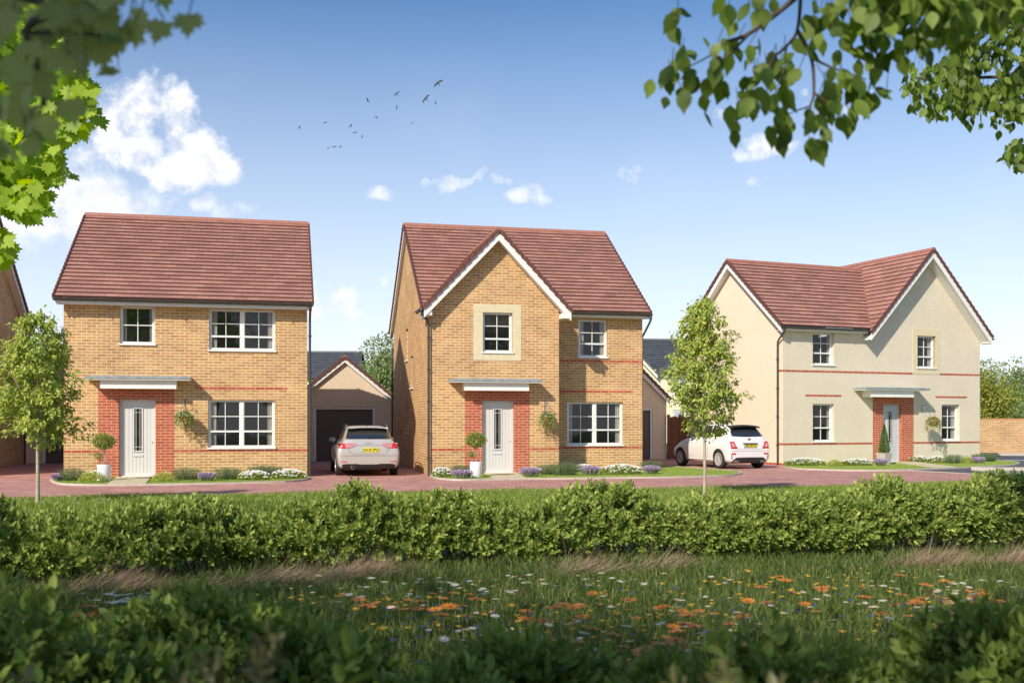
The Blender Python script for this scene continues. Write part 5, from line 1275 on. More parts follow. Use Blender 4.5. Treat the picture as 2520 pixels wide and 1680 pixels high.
panel(carB, bv, 'tailgate_gap', seam_m, [(-.60, 1.0), (-.55, .70), (-.42, .632), (.42, .632), (.55, .70), (.60, 1.0)], [(-.592, 1.0), (-.542, .702), (-.42, .625), (.42, .625), (.542, .702), (.592, 1.0)], 'rear', off=.004, ny=1, nx=30)
plate(carB, bv, .02, .70, .81, .50, 'BD18STK', border=True)
h0 = bv.ray_cast(Vector((-2, 0, .95)), Vector((1, 0, 0)))[0]
m = MB(); m.prism([(h0.x-.002, y, z) for y, z in ((-.045, .985), (.045, .985), (.045, .95), (.03, .925), (0, .905), (-.03, .925), (-.045, .95))], (-.008, 0, 0)); bd = m.build('shield_badge', trim_black, carB)
m = MB(); m.prism([(h0.x-.011, y, z) for y, z in ((-.034, .965), (0, .975), (.03, .962), (.02, .93), (-.012, .92))], (-.003, 0, 0)); m.build('badge_inlay', M_plain('badge_enamel', (.45, .03, .02), .3, 0.1), bd)
h1 = bv.ray_cast(Vector((-2, 0, 1.06)), Vector((1, 0, 0)))[0]
m = MB(); m.tube([(h1.x-.02, .20, 1.06), (h1.x-.03, 0, 1.075), (h1.x-.02, -.12, 1.06)], [.012, .016, .010], n=7); m.build('rear_wiper', trim_black, carB)
for vw, s in (('left', 1), ('right', -1)):
    panel(carB, bv, 'side_window', car_glass, [(.72, 1.30), (.9, 1.375), (1.18, 1.39)], [(.60, 1.03), (.9, 1.02), (1.18, 1.015)], vw)
    panel(carB, bv, 'side_window', car_glass, [(1.24, 1.392), (1.7, 1.38), (2.05, 1.26), (2.45, 1.06)], [(1.24, 1.012), (1.7, 1.005), (2.05, 1.0), (2.50, .995)], vw)
    panel(carB, bv, 'door_gap', seam_m, [(1.21, 1.0), (1.218, 1.0)], [(1.21, .28), (1.218, .28)], vw, nx=1, ny=14)
    panel(carB, bv, 'door_gap', seam_m, [(2.38, .98), (2.388, .98)], [(2.42, .28), (2.428, .28)], vw, nx=1, ny=14)
    panel(carB, bv, 'waist_crease', seam_m, [(.9, .835), (2.6, .815)], [(.9, .832), (2.6, .812)], vw, ny=1, nx=24, off=.003)
    panel(carB, bv, 'sill_trim', paint_white, [(1.0, .30), (2.5, .30)], [(1.0, .26), (2.5, .26)], vw, ny=2, nx=20, off=.02, th=.02)
    panel(carB, bv, 'door_handle', chrome_m, [(1.30, .885), (1.48, .885)], [(1.30, .86), (1.48, .86)], vw, off=.02, ny=2)
    mirror(carB, 2.2, s*.67, 1.03, trim_black, s)

# ------------------------------------------------------------------ grass and lawn blades
def blades(name, P, h, w, mat, lean=0.35, tint=None, kind='stuff', mid=False, bias=(0, 0, 0)):
    n = len(P); a = rng.random(n)*6.283; h = np.broadcast_to(h, (n,))
    s = np.stack([np.cos(a), np.sin(a), 0*a], 1)*w; L = rng.normal(0, lean, (n, 3)); L[:, 2] = 0; L = L+np.array(bias)
    up = np.array([0, 0, 1.0]); z = h[:, None]
    V = np.stack([P-s, P+s, P+s*0.7+(up*.55+L*.28)*z, P-s*0.7+(up*.55+L*.28)*z, P+(up*(1-0.25*np.linalg.norm(L, axis=1, keepdims=True))+L)*z], 1)
    # two faces as quads (the tip quad repeats its point slightly offset)
    V = np.concatenate([V, V[:, 4:5]+s[:, None]*0.1], 1)
    F = (np.array([(0, 1, 2, 3), (3, 2, 5, 4)])[None]+(np.arange(n)*6)[:, None, None]).reshape(-1, 4)
    o = mesh_np(name, V.reshape(-1, 3), F, mat, None, np.repeat(rng.random(n) if tint is None else tint, 6))
    if kind: o['kind'] = kind
    return o
# verge: hedge side to paving edge. t measures across, follow the estate direction
dirx = np.array([math.cos(A1), math.sin(A1), 0]); diry = np.array([-math.sin(A1), math.cos(A1), 0])
nx_ = np.array([p.x for p in near]); ny_ = np.array([p.y for p in near])
n = 120000
X = rng.uniform(-12.5, 14, n); e = np.interp(X, nx_, ny_); Y = e+0.03*rng.normal(0, 1, n)-(rng.random(n)**1.2)*(e-(12.0+0.22*X)-1.2)
keep = np.abs(X/Y) < 0.54
P = np.stack([X, Y, 0*X], 1)[keep]
vary = 0.5+0.5*np.sin(P[:, 0]*1.3+np.sin(P[:, 1]*0.9)*2)
blades('verge_grass', P, (0.07+0.05*rng.random(len(P)))*(0.8+0.5*vary), 0.008, lf_grass, tint=np.clip(rng.random(len(P))*0.9+0.1*vary, 0, 1))
def in_poly(P, poly):
    x, y = P[:, 0], P[:, 1]; ins = np.zeros(len(P), bool); m = len(poly)
    for i in range(m):
        a, b = poly[i], poly[(i+1) % m]
        c = ((a.y > y) != (b.y > y)) & (x < (b.x-a.x)*(y-a.y)/((b.y-a.y) or 1e-9)+a.x); ins ^= c
    return ins
for F, fr, bk in ((b1, F1, [(6.3, 0), (0, 0)]), (b2, F2, [(6.77, 2), (6.77, 1.2), (3.76, 1.2), (3.76, 0), (0, 0)]), (b3, F3, [(9.2, 2), (9.1, 0), (0, 0)])):
    poly = F+[fr @ Vector((x, y, 0)) for x, y in bk]; xs = [p.x for p in poly]; ys = [p.y for p in poly]
    n = 26000; P = np.stack([rng.uniform(min(xs), max(xs), n), rng.uniform(min(ys), max(ys), n), np.full(n, .03)], 1)
    P = P[in_poly(P, poly)]
    blades('lawn_grass', P, 0.035, 0.006, lf_grass, tint=0.35+0.5*rng.random(len(P)))
# small daisies in the verge
k = 260; X = rng.uniform(-9, 6, k); e = np.interp(X, nx_, ny_); Y = e-0.5-rng.random(k)*2.6; P = np.repeat(np.stack([X, Y, np.full(k, .12)], 1), 5, axis=0); a = np.tile(np.arange(5)*1.2566, k)
tag(leaves('verge_daisies', P, np.stack([np.cos(a), np.sin(a), 0*a+.1], 1), np.tile([0, -.3, 1], (5*k, 1)), .022, T_OV, lf_white), kind='stuff')

# ------------------------------------------------------------------ hedge
hp = [(-150, 1150, 1375), (0, 1165, 1356), (80, 1168, 1352), (180, 1195, 1348), (300, 1178, 1345), (380, 1158, 1340), (440, 1137, 1335), (520, 1166, 1325), (600, 1185, 1320), (700, 1166, 1315), (790, 1132, 1312), (880, 1126, 1310), (940, 1120, 1308), (1010, 1148, 1306), (1090, 1152, 1303), (1180, 1172, 1300), (1280, 1158, 1296), (1340, 1138, 1294), (1400, 1110, 1292), (1480, 1132, 1292), (1560, 1163, 1292), (1640, 1148, 1292), (1700, 1133, 1292), (1770, 1160, 1292), (1850, 1145, 1290), (2000, 1123, 1284), (2130, 1106, 1278), (2200, 1122, 1276), (2270, 1112, 1274), (2352, 1112, 1270), (2520, 1105, 1262)]
HX = []
for dx, ty, by in hp:
    px, t, b = dx*1.07143, ty*1.07143, by*1.07143
    g0 = gp(px, b-6); dep = 0.42
    c = g0+Vector((-math.sin(A1)*dep, math.cos(A1)*dep, 0)); zt = EYE-(t-HY)/FL*(c.y-0.05)
    HX.append((c.x, c.y, zt))
HX = np.array(HX); sL = np.concatenate([[0], np.cumsum(np.linalg.norm(np.diff(HX[:, :2], axis=0), axis=1))])
def hedge_pt(s): return np.stack([np.interp(s, sL, HX[:, 0]), np.interp(s, sL, HX[:, 1]), np.interp(s, sL, HX[:, 2])], 1)
hedge = empty('hedge', (HX[15][0], HX[15][1], 0), 0, label='long clipped leafy green hedge running across the foreground', cat='hedge')
hl = np.array([HX[15][0], HX[15][1], 0])
def lump(s, ph): return 0.5*np.sin(s*5.1+3*np.sin(ph*1.7+s))*np.cos(ph*3.1+s*2.3)+0.35*np.sin(s*11.3+ph*5.0)+0.3*np.sin(s*2.2+ph)
SH = []
for (n, r0, r1, k, sz) in ((5600, .86, 1.03, 13, .074), (1300, .50, .78, 8, .070)):
    s = rng.uniform(0, sL[-1], n); ph = rng.uniform(-0.62, 3.4, n)   # 0 faces the viewer, pi/2 up, pi away
    C = hedge_pt(s); h = C[:, 2]*(0.92+0.09*np.sin(s*3.7+1+np.sin(s*1.3))+0.05*np.sin(s*8.1)); rr = rng.uniform(r0, r1, n)*(1+0.25*lump(s, ph))
    cph, sph = np.cos(ph), np.sin(ph)
    se = (np.abs(cph)**2.6+np.abs(sph)**2.6)**(-1/2.6)
    ax = 0.50; zc = h*0.50; az = h*0.5
    y = -cph*se*ax*rr; z = zc+sph*se*az*rr
    z = np.maximum(z, 0.03)
    nrmv = np.stack([-math.sin(A1)*y*2, math.cos(A1)*y*2, (z-zc)*1.6], 1)
    P = np.stack([C[:, 0]-math.sin(A1)*y, C[:, 1]+math.cos(A1)*y, z], 1)-hl
    D = nrm(nrmv)+rng.normal(0, .32, (n, 3))+[0, 0, .45]
    P = P-nrm(D)*0.10
    SH.append(shoot_arrays(P, D, k, 0.19, sz, cone=1.0, up=0.08))
P, A, Q, S, Tt = [np.concatenate(q) for q in zip(*SH)]
leaves('foliage', P, A, Q, S, T_OV, lf_hedge, hedge, Tt)
st = MB(); st.m = 0
for i in range(420):
    s = rnd.uniform(0, sL[-1]); c = hedge_pt(np.array([s]))[0]-hl; h = c[2]; a = rnd.uniform(0, 6.28); o = rnd.uniform(.1, .45)
    p0 = Vector((c[0]+rnd.uniform(-.1, .1), c[1]+rnd.uniform(-.1, .1), 0)); p2 = Vector((c[0]+o*math.cos(a), c[1]+o*math.sin(a), h*rnd.uniform(.4, .92)))
    st.tube([p0, p0.lerp(p2, .5)+Vector((0, 0, .05)), p2], [.009, .006, .003], n=4, cap=False)
st.build('stems', twig_m, hedge)

# ------------------------------------------------------------------ meadow: grass, dry tussocks and flowers
n = 95000
Y = 4.2+rng.random(n)**0.8*8.2; X = rng.uniform(-.60, .60, n)*Y
lim = np.interp(X, HX[:, 0], HX[:, 1])-0.25
k = Y < lim; P = np.stack([X, Y, 0*X], 1)[k]
tall = 0.07+0.10*rng.random(len(P))*(0.6+0.6*np.sin(P[:, 0]*2.1+P[:, 1])**2)
blades('meadow_grass', P, tall, 0.0055, lf_meadow, lean=0.5)
def tussock(dx, dy, wd, label, n):
    g = gp(dx*1.07143, dy*1.07143); w = wd*1.07143/FL*g.y
    root = empty('dry_grass_tussock', g, A1, label=label, cat='dry grass', group='dry reddish grass along the foot of the hedge')
    x = rng.normal(0, w*0.32, n); y = rng.normal(0, .13, n); L = (0.20+0.28*rng.random(n))*(1-0.4*np.clip(np.abs(x)/(w*.6), 0, 1))
    D = np.stack([0.8+rng.normal(0, .30, n), rng.normal(0, .3, n), 0.34+rng.normal(0, .18, n)], 1)
    B0 = np.stack([x-.1, y, 0*x], 1); T = (np.array([(0, .008, 0), (.5, .005, .05), (1, 0, -.08), (.5, -.005, .05)]), np.array([(0, 1, 2, 3)]))
    P2 = B0+nrm(D)*L[:, None]*rng.uniform(.6, .95, n)[:, None]
    leaves('blades', np.concatenate([B0, P2, P2]), np.concatenate([D, D+rng.normal(0, .4, (n, 3)), D+rng.normal(0, .4, (n, 3))]), rng.normal(0, 1, (3*n, 3)), np.concatenate([L, L*.22, L*.18]), T, lf_dry, root)
tussock(250, 1362, 250, 'dry reddish grass tussock at the far left foot of the hedge', 900)
tussock(620, 1350, 260, 'dry reddish grass tussock left of centre beneath the hedge', 900)
tussock(820, 1328, 230, 'tall dry grass tussock leaning right under the centre left hedge', 990)
tussock(1330, 1322, 180, 'low dry grass tussock just right of the centre of the hedge', 540)
tussock(1520, 1310, 160, 'small dry grass tussock below the hedge dip', 405)
tussock(2150, 1304, 210, 'dense reddish grass tussock at the right foot of the hedge', 1080)
tussock(2330, 1300, 160, 'dry reddish grass tussock cut off by the right edge', 630)

def flower_proto(name, cat, petal, disc, r, npet, h, label, group, up=0.15, pitch=0.0, T=T_PET):
    root = empty(name, (0, 0, 0), 0, label=label, cat=cat, group=group)
    s = MB(); s.tube([(0, 0, 0), (.012, .0, h*.5), (0, 0, h-.004)], [.0028, .0022, .0018], n=4, cap=False); s.build('stem', MATS['stem_green'], root)
    q = np.tile([0, 0, h], (npet, 1)).astype(float); a = np.arange(npet)*6.283/npet
    leaves('petals', q+np.stack([np.cos(a), np.sin(a), 0*a], 1)*r*.12, np.stack([np.cos(a), np.sin(a), up+0*a], 1), np.tile([0, 0, 1.0], (npet, 1)), r, T, petal, root)
    if disc:
        d = MB(); d.lathe([(0, .006+h), (r*.18, .005+h), (r*.24, h), (r*.2, h-.004)], n=9); d.build('centre', disc, root, smooth=True)
    return root
M_plain('stem_green', (0.10, 0.15, 0.03), 0.7, 0.1)
PF = [
 (flower_proto('orange_flower', 'flower', lf_orange, disc_dark, .046, 12, .27, 'wide flat orange daisy like flower standing in the meadow', 'orange meadow flowers', up=.12), 'o', 150),
 (flower_proto('amber_flower', 'flower', lf_amber, disc_yellow, .023, 8, .20, 'small amber yellow flower among the meadow grass', 'small amber meadow flowers', up=.2), 'a', 290),
 (flower_proto('white_daisy', 'flower', lf_white, disc_yellow, .026, 10, .21, 'white daisy with yellow centre among the meadow grass', 'white meadow daisies', up=.05), 'w', 280),
 (flower_proto('blue_flower', 'flower', lf_blue, None, .017, 7, .19, 'tiny blue cornflower among the meadow grass', 'small blue meadow flowers', up=.5), 'b', 170),
]
def spot(kind):
    # flower patches as in the photo, given as displayed-picture spots (x, y, spread x, spread y)
    Z = dict(o=[(200, 1412, 90, 12), (300, 1425, 120, 18), (850, 1390, 60, 25), (1020, 1390, 70, 25), (1230, 1420, 90, 40), (1450, 1400, 120, 45), (1640, 1420, 120, 30), (1900, 1390, 130, 25), (2130, 1390, 110, 25), (2200, 1370, 110, 14), (1300, 1500, 160, 40), (1950, 1340, 150, 16), (1500, 1480, 160, 30)],
             a=[(1000, 1430, 160, 50), (1350, 1430, 200, 55), (1550, 1400, 200, 50), (1800, 1340, 160, 16), (2180, 1385, 120, 28), (1400, 1520, 180, 40), (2100, 1440, 140, 30), (250, 1420, 110, 15), (800, 1370, 120, 14)],
             w=[(290, 1370, 50, 10), (330, 1378, 40, 8), (900, 1360, 130, 25), (1100, 1340, 160, 25), (1700, 1400, 220, 30), (1500, 1440, 200, 50), (1980, 1375, 120, 22), (2100, 1330, 170, 20), (1150, 1450, 180, 45), (1330, 1500, 160, 35), (2250, 1400, 80, 30), (1300, 1330, 300, 12)],
             b=[(1000, 1420, 170, 50), (1450, 1430, 230, 55), (1750, 1400, 250, 40), (2150, 1380, 140, 28), (1350, 1510, 200, 40)])[kind]
    c = rnd.choice(Z); return c[0]+rnd.gauss(0, c[2]*.75), c[1]+rnd.gauss(0, c[3]*.8)
hts = dict(o=.27, a=.20, w=.21, b=.19)
for proto, kd, cnt in PF:
    for i in range(cnt):
        for _ in range(50):
            dx, dy = spot(kd)
            sc = rnd.uniform(.75, 1.3); px, py = dx*1.07143, dy*1.07143
            t = (EYE-hts[kd]*sc)*FL/(py-HY); x, y = (px-CX)/FL*t, t
            if 4.8 < y < np.interp(x, HX[:, 0], HX[:, 1])-0.35 and abs(px-1260) < 1300: break
        o = proto if i == 0 else copy_tree(proto)
        o.location = (x, y, 0); o.rotation_euler = (rnd.gauss(0, .10), rnd.gauss(0, .10), rnd.random()*6.28); o.scale = (sc, sc, sc)

# ------------------------------------------------------------------ foreground shrubs
def fg_shrub(dx, top, Y, rx, label, n, leaf, mat=lf_shrub, T=T_OV, name='leafy_shrub', group='shrubs in the near foreground', zcut=0.30, ry=None, k=10, ln=.17):
    px = dx*1.07143; H = EYE-(top*1.07143-HY)/FL*Y
    root = empty(name, ((px-CX)/FL*Y, Y, 0), 0, label=label, cat='shrub', group=group)
    ry = ry or rx*.6
    d = nrm(rng.normal(0, 1, (n, 3))); d[:, 2] = np.abs(d[:, 2]); f = 0.45+0.5*rng.random((n, 1))**.6
    lum = 1+0.26*np.sin(d[:, :1]*6+dx)*np.cos(d[:, 1:2]*5+d[:, 2:3]*4)
    P = d*f*lum*np.array([rx, ry, (H-.12-zcut)])+[0, 0, zcut]
    D = d*[1, 1, .8]+[0, 0, .75]+rng.normal(0, .3, (n, 3))
    P, A, Q, S, Tt = shoot_arrays(P, D, k, ln, leaf, cone=1.0, up=.1)
    leaves('foliage', P, A, Q, S, T, mat, root, Tt)
    m = MB()
    for i in range(14):
        a = rnd.random()*6.28; o = rnd.uniform(.3, .8); m.tube([(0.04*math.cos(a), 0.04*math.sin(a), 0), (rx*o*.5*math.cos(a), ry*o*.5*math.sin(a), H*.45), (rx*o*math.cos(a), ry*o*math.sin(a), H*.75)], [.012, .009, .004], n=5)
    m.build('stems', twig_m, root)
    return root
fg_shrub(-30, 1345, 3.6, .45, 'dark leafy shrub at the left edge of the near foreground', 260, .075)
fg_shrub(130, 1440, 4.2, .45, 'low leafy shrub between left edge and the big foreground shrub', 230, .075)
fg_shrub(470, 1360, 4.6, .62, 'big leafy shrub in the left foreground', 560, .078)
fg_shrub(690, 1440, 4.3, .34, 'lower leafy shrub right of the big left foreground shrub', 200, .075)
fg_shrub(310, 1500, 3.8, .36, 'low dark shrub in front of the big left foreground shrub', 170, .075)
fg_shrub(1200, 1468, 4.4, .34, 'leafy shrub in the middle of the foreground below the flowers', 230, .075)
fg_shrub(1040, 1545, 3.9, .26, 'small low shrub left of the middle foreground shrub', 110, .075)
fg_shrub(1540, 1515, 4.0, .26, 'low shrub below the orange flowers right of the middle', 130, .075)
fg_shrub(1780, 1448, 3.7, .33, 'dark leafy shrub right of centre in the foreground', 220, .078)
fg_shrub(2050, 1525, 4.3, .32, 'low leafy shrub between the dark shrub and right corner', 170, .075)
fg_shrub(2320, 1392, 4.3, .45, 'leafy shrub in the bottom right corner', 330, .078)
fg_shrub(110, 1500, 2.1, .26, 'blurred brown leaved shrub at the bottom left corner', 60, .065, mat=lf_brown, ry=.2, ln=.12)
fg_shrub(720, 1515, 1.9, .20, 'blurred dark shrub at the bottom left of centre', 50, .065, ry=.2, ln=.12)
fg_shrub(1860, 1545, 1.8, .20, 'blurred dark shrub at the bottom right of centre', 45, .065, ry=.2, ln=.12)
fg_shrub(2190, 1550, 1.9, .22, 'blurred low shrub near the bottom right corner', 45, .065, ry=.2, ln=.12)
def sprig(pts, Y, label, leaf=.055, k=16, mat=lf_brown):
    P3 = [pt(x*1.07143, y*1.07143, Y) for x, y in pts]; base = Vector((P3[0].x, P3[0].y, 0))
    root = empty('leafy_sprig', base, 0, label=label, cat='shrub', group='tall sprigs rising in the near foreground')
    L = smooth_line([base]+P3, 5); m = MB(); m.tube([p-base for p in L], list(np.linspace(.0035, .001, len(L))), n=5); m.build('stem', twig_m, root)
    top = [p-base for p in L[5:]]; n = k*2
    ps = np.array([list(top[min(len(top)-1, int((i+1)*len(top)/n))]) for i in range(n)])+(rng.normal(0, .012, (n, 3)) if k > 4 else 0); a = np.arange(n)*2.4
    A = np.stack([np.cos(a)*.7, np.sin(a)*.5, 1.0+0*a], 1)+rng.normal(0, .25, (n, 3))
    leaves('foliage', ps, A, rng.normal(0, .4, (n, 3))+[0, -.7, .5], leaf*(.8+.4*rng.random(n)), T_OV, mat, root)
fg_shrub(1700, 1425, 1.9, .15, 'blurred brown shrub twig before the right hand orange flowers', 22, .05, mat=lf_brown, ry=.1, k=9, ln=.10, zcut=.9)
fg_shrub(575, 1400, 2.0, .13, 'blurred brown shrub twig over the big left foreground shrub', 18, .05, mat=lf_brown, ry=.1, k=9, ln=.10, zcut=.9)
# ------------------------------------------------------------------ trees whose branches overhang the viewpoint
z8 = lambda x, y: (1560+x/2.45, y/2.45)
def branch_tree(name, base, trunk_pts, label, limbs, clusters, Y, leafsize, mat, T, extra=None, tr=.16, hang=0.9, per=3, group='trees overhanging the viewpoint', spread=.035, seed=1, twig=.004):
    r2 = np.random.default_rng(seed); root = empty(name, base, 0, label=label, cat='tree', group=group); b = Vector(base)
    m = MB(); m.tube(smooth_line([Vector(p)-b for p in trunk_pts], 5), list(np.linspace(tr, tr*.35, 5*(len(trunk_pts)-1)+1)), n=12); m.build('trunk', bark_dark, root, smooth=True)
    m = MB()
    for pts, r0 in limbs:
        L = smooth_line([Vector(p)-b for p in pts], 4); m.tube(L, list(np.linspace(r0, r0*.35, len(L))), n=6)
    P, A, Q = [], [], []
    for c in clusters:
        c = Vector(c)-b
        for k in range(per):
            q = c+Vector(r2.normal(0, spread, 3)); P.append(q); A.append(Vector(r2.normal(0, .42, 3))+Vector((0, 0, -hang))); Q.append(Vector(r2.normal(0, .42, 3))+Vector((0, -1.1, .25)))
            if k == 0: m.tube([q, q+Vector((r2.normal(0, .02), r2.normal(0, .02), spread*1.5))], twig*.4, n=4, cap=False)
    m.build('branches', bark_dark, root, smooth=True)
    P, A, Q = (np.array([list(v) for v in q]) for q in (P, A, Q))
    if extra is not None:
        E = extra-np.array(base); P = np.concatenate([P, E]); A = np.concatenate([A, r2.normal(0, .4, E.shape)+[0, 0, -hang]]); Q = np.concatenate([Q, r2.normal(0, .6, E.shape)+[0, -.9, .15]])
    leaves('crown', P, A, Q, leafsize*(.7+.5*r2.random(len(P))), T, mat, root)
    return root
cl = [(205,10),(235,0),(555,5),(640,-10),(690,10),(720,-15),(250,390),(285,440),(215,470),(340,350),(400,470),(470,400),(540,500),(370,540),(330,500),(500,240),(590,280),(640,440),(600,400),(440,480),(290,400),(650,520),(640,650),(700,560),(720,640),(780,600),(860,590),(720,350),(770,370),(890,330),(960,310),(940,440),(890,460),(815,500),(860,650),(930,680),(1020,660),(1020,770),(1095,740),(1150,780),(1140,600),(1190,680),(1265,710),(1260,580),(1320,520),(1210,480),(1380,570),(1400,470),(1240,420),(1330,440),(1300,460),(1410,600),(1060,90),(1130,100),(1080,220),(1150,190),(1215,190),(1290,170),(1340,310),(1390,250),(1430,300),(1480,340),(1540,300),(1480,230),(1540,230),(1130,10),(1210,0),(1300,100),(1380,90),(1250,60),(1400,160),(1450,60),(1340,20),(1500,150),(1560,60),(1600,140),(1650,60),(1700,150),(1620,20),(1750,80),(1780,180),(1700,20),(1840,40),(1850,140),(1880,220),(1650,180),(1730,210)]
Yr = 3.7
def zp(x, y, Y=Yr, j=.18): return pt(*z8(x, y), Y+rnd.uniform(-j, j))
lim = [([(x, y) for x, y in q], r) for q, r in (([(1500,-900),(1200,-260),(960,0),(700,200),(560,250)], .016), ([(700,200),(620,285),(520,380)], .007), ([(960,0),(1003,-40),(985,185),(920,280),(850,345),(800,450),(740,500)], .008), ([(985,185),(1070,350),(1085,560),(1065,640),(1072,720)], .008), ([(1070,350),(1200,410),(1400,480)], .006), ([(1085,560),(1200,650),(1260,720)], .005), ([(1065,640),(990,665),(930,690)], .004), ([(1700,-800),(1550,-200),(1490,0),(1530,100),(1430,250),(1480,340)], .012), ([(560,250),(470,330),(300,420)], .005), ([(1620,0),(1540,90),(1430,60)], .006), ([(920,280),(910,430)], .004), ([(820,430),(860,560)], .004), ([(740,500),(780,470)], .003))]
lim3 = [([pt(*z8(x, y), Yr-(.3 if y < 0 else 0)) for x, y in q], r) for q, r in lim]
cl3 = [zp(x, y) for x, y in cl]
fill = np.array([list(pt(*z8(x, y), rnd.uniform(3.3, 4.6))) for x, y in [(rnd.uniform(1350, 2500), rnd.uniform(-500, 150)-max(0, 1500-0)*0) for _ in range(900)] if y < 120+60*math.sin(x*.01)])
up = np.array([[rnd.uniform(1.8, 5.5), rnd.uniform(2.2, 5.5), rnd.uniform(3.5, 6.5)] for _ in range(900)])
branch_tree('beech_tree', (4.3, 3.6, 0), [(4.3, 3.6, 0), (4.25, 3.6, 1.5), (4.1, 3.5, 3.0), (3.6, 3.4, 4.4), (3.2, 3.4, 5.6)], 'broadleaf tree whose large leaved branch hangs into the upper right', lim3+[([Vector((4.1, 3.5, 3.0)), Vector((3.0, 3.5, 3.9)), lim3[0][0][0]], .04), ([Vector((3.9, 3.5, 3.6)), Vector((2.6, 3.5, 4.3)), lim3[7][0][0]], .03)], cl3, Yr, .078, lf_beech, T_BEE, extra=np.concatenate([fill, up]), per=3, spread=.038, hang=1.0, seed=21)
# second tree, farther back at the right
Ys = 8.0; P2 = []
def inpoly(x, y, poly):
    c = False
    for i in range(len(poly)):
        (ax, ay), (bx, by) = poly[i], poly[(i+1) % len(poly)]
        if (ay > y) != (by > y) and x < (bx-ax)*(y-ay)/(by-ay)+ax: c = not c
    return c
polys = [([(1600,540),(1700,450),(1900,350),(1960,240),(2100,120),(1850,60),(1800,-200),(3000,-300),(3000,300),(2600,640),(2400,640),(2350,720),(2200,680),(2180,760),(2090,700),(1960,700),(1930,660),(1880,650),(1730,690),(1700,640),(1690,560)], 3000), ([(2240,880),(2352,820),(2600,700),(2700,1000),(2352,1010),(2300,1060),(2280,990),(2230,960)], 260)]
for poly, n in polys:
    xs = [p[0] for p in poly]; ys = [p[1] for p in poly]; c = 0
    while c < n:
        x, y = rnd.uniform(min(xs), max(xs)), rnd.uniform(min(ys), max(ys))
        if not inpoly(x, y+10, poly): continue
        if 250 < y < 440 and 2150 < x < 2400 and rnd.random() < .55: continue
        if math.sin(x*.021+1)+math.sin(y*.027+x*.01) > 1.15: c += 1; continue
        P2.append(list(pt(*z8(x, y), Ys+rnd.uniform(-.7, .7)))); c += 1
up = np.array([[rnd.uniform(4.6, 8.0), rnd.uniform(6.6, 9.6), rnd.uniform(3.6, 7.0)] for _ in range(1200)])
lim2 = [([(2900,380),(2600,400),(2352,400),(2250,460),(1950,470),(1850,490),(1700,470)], .02), ([(2700,100),(2352,60),(2230,150),(2200,330),(2240,440)], .018), ([(1960,100),(2000,250),(1870,405),(1720,445)], .010), ([(2500,-100),(2200,-60),(1960,100)], .02), ([(2250,460),(2200,520),(2260,570)], .008), ([(2900,800),(2500,850),(2300,900)], .015)]
branch_tree('beech_tree', (6.8, 8.2, 0), [(6.8, 8.2, 0), (6.75, 8.2, 2.0), (6.5, 8.1, 4.2), (6.4, 8.1, 6.6)], 'second tree with smaller looking leaves at the right edge', [([pt(*z8(x, y), Ys) for x, y in q], r) for q, r in lim2]+[([Vector((6.7, 8.2, 2.6)), pt(*z8(2900, 380), Ys)], .05), ([Vector((6.6, 8.1, 3.4)), pt(*z8(2700, 100), Ys)], .05), ([Vector((6.75, 8.2, 1.8)), pt(*z8(2900, 800), Ys)], .04)], [Vector(p) for p in P2[:900]], Ys, .078, lf_beech, T_BEE, extra=np.concatenate([np.array(P2[900:]), up]), per=2, spread=.05, hang=1.0, seed=22)
# maple at the left: sunlit, standing just outside the picture
z1b = lambda x, y: (x/2.24, y/2.24)
def poly_fill(poly, n, Y, j, conv):
    out = []; xs = [p[0] for p in poly]; ys = [p[1] for p in poly]
    while len(out) < n:
        x, y = rnd.uniform(min(xs), max(xs)), rnd.uniform(min(ys), max(ys))
        if inpoly(x, y, poly): out.append(list(pt(*conv(x, y), Y+rnd.uniform(-j, j))))
    return out
Ym = 10.0
M = poly_fill([(-600,-150),(350,-150),(330,100),(400,330),(470,400),(520,560),(530,640),(460,700),(330,760),(345,880),(375,960),(260,1000),(250,1100),(180,1190),(60,1160),(0,1150),(-600,1300)], 3000, Ym, .8, z1b)
M += poly_fill([(-500,1200),(0,1230),(60,1330),(25,1440),(-400,1500)], 170, Ym, .5, z1b)
up = np.array([[rnd.uniform(-10, -7), rnd.uniform(8.8, 12), rnd.uniform(3.4, 6.8)] for _ in range(500)])
branch_tree('maple_tree', (-8.3, 10.6, 0), [(-8.3, 10.6, 0), (-8.2, 10.6, 2.4), (-8.0, 10.5, 4.6), (-7.8, 10.4, 6.8)], 'sunlit bright green maple at the left edge', [([Vector((-8.15, 10.5, 2.8)), pt(-250, 300, Ym), pt(60, 200, Ym), pt(190, 260, Ym)], .035), ([Vector((-8.2, 10.6, 2.4)), pt(-200, 480, Ym), pt(20, 470, Ym), pt(110, 420, Ym)], .03), ([Vector((-8.1, 10.5, 4.2)), pt(-100, 60, Ym), pt(130, 40, Ym)], .03)], [Vector(p) for p in M[:500]], Ym, .155, lf_maple, T_MAP, extra=np.concatenate([np.array(M[500:]), up]), per=1, hang=.8, seed=23)
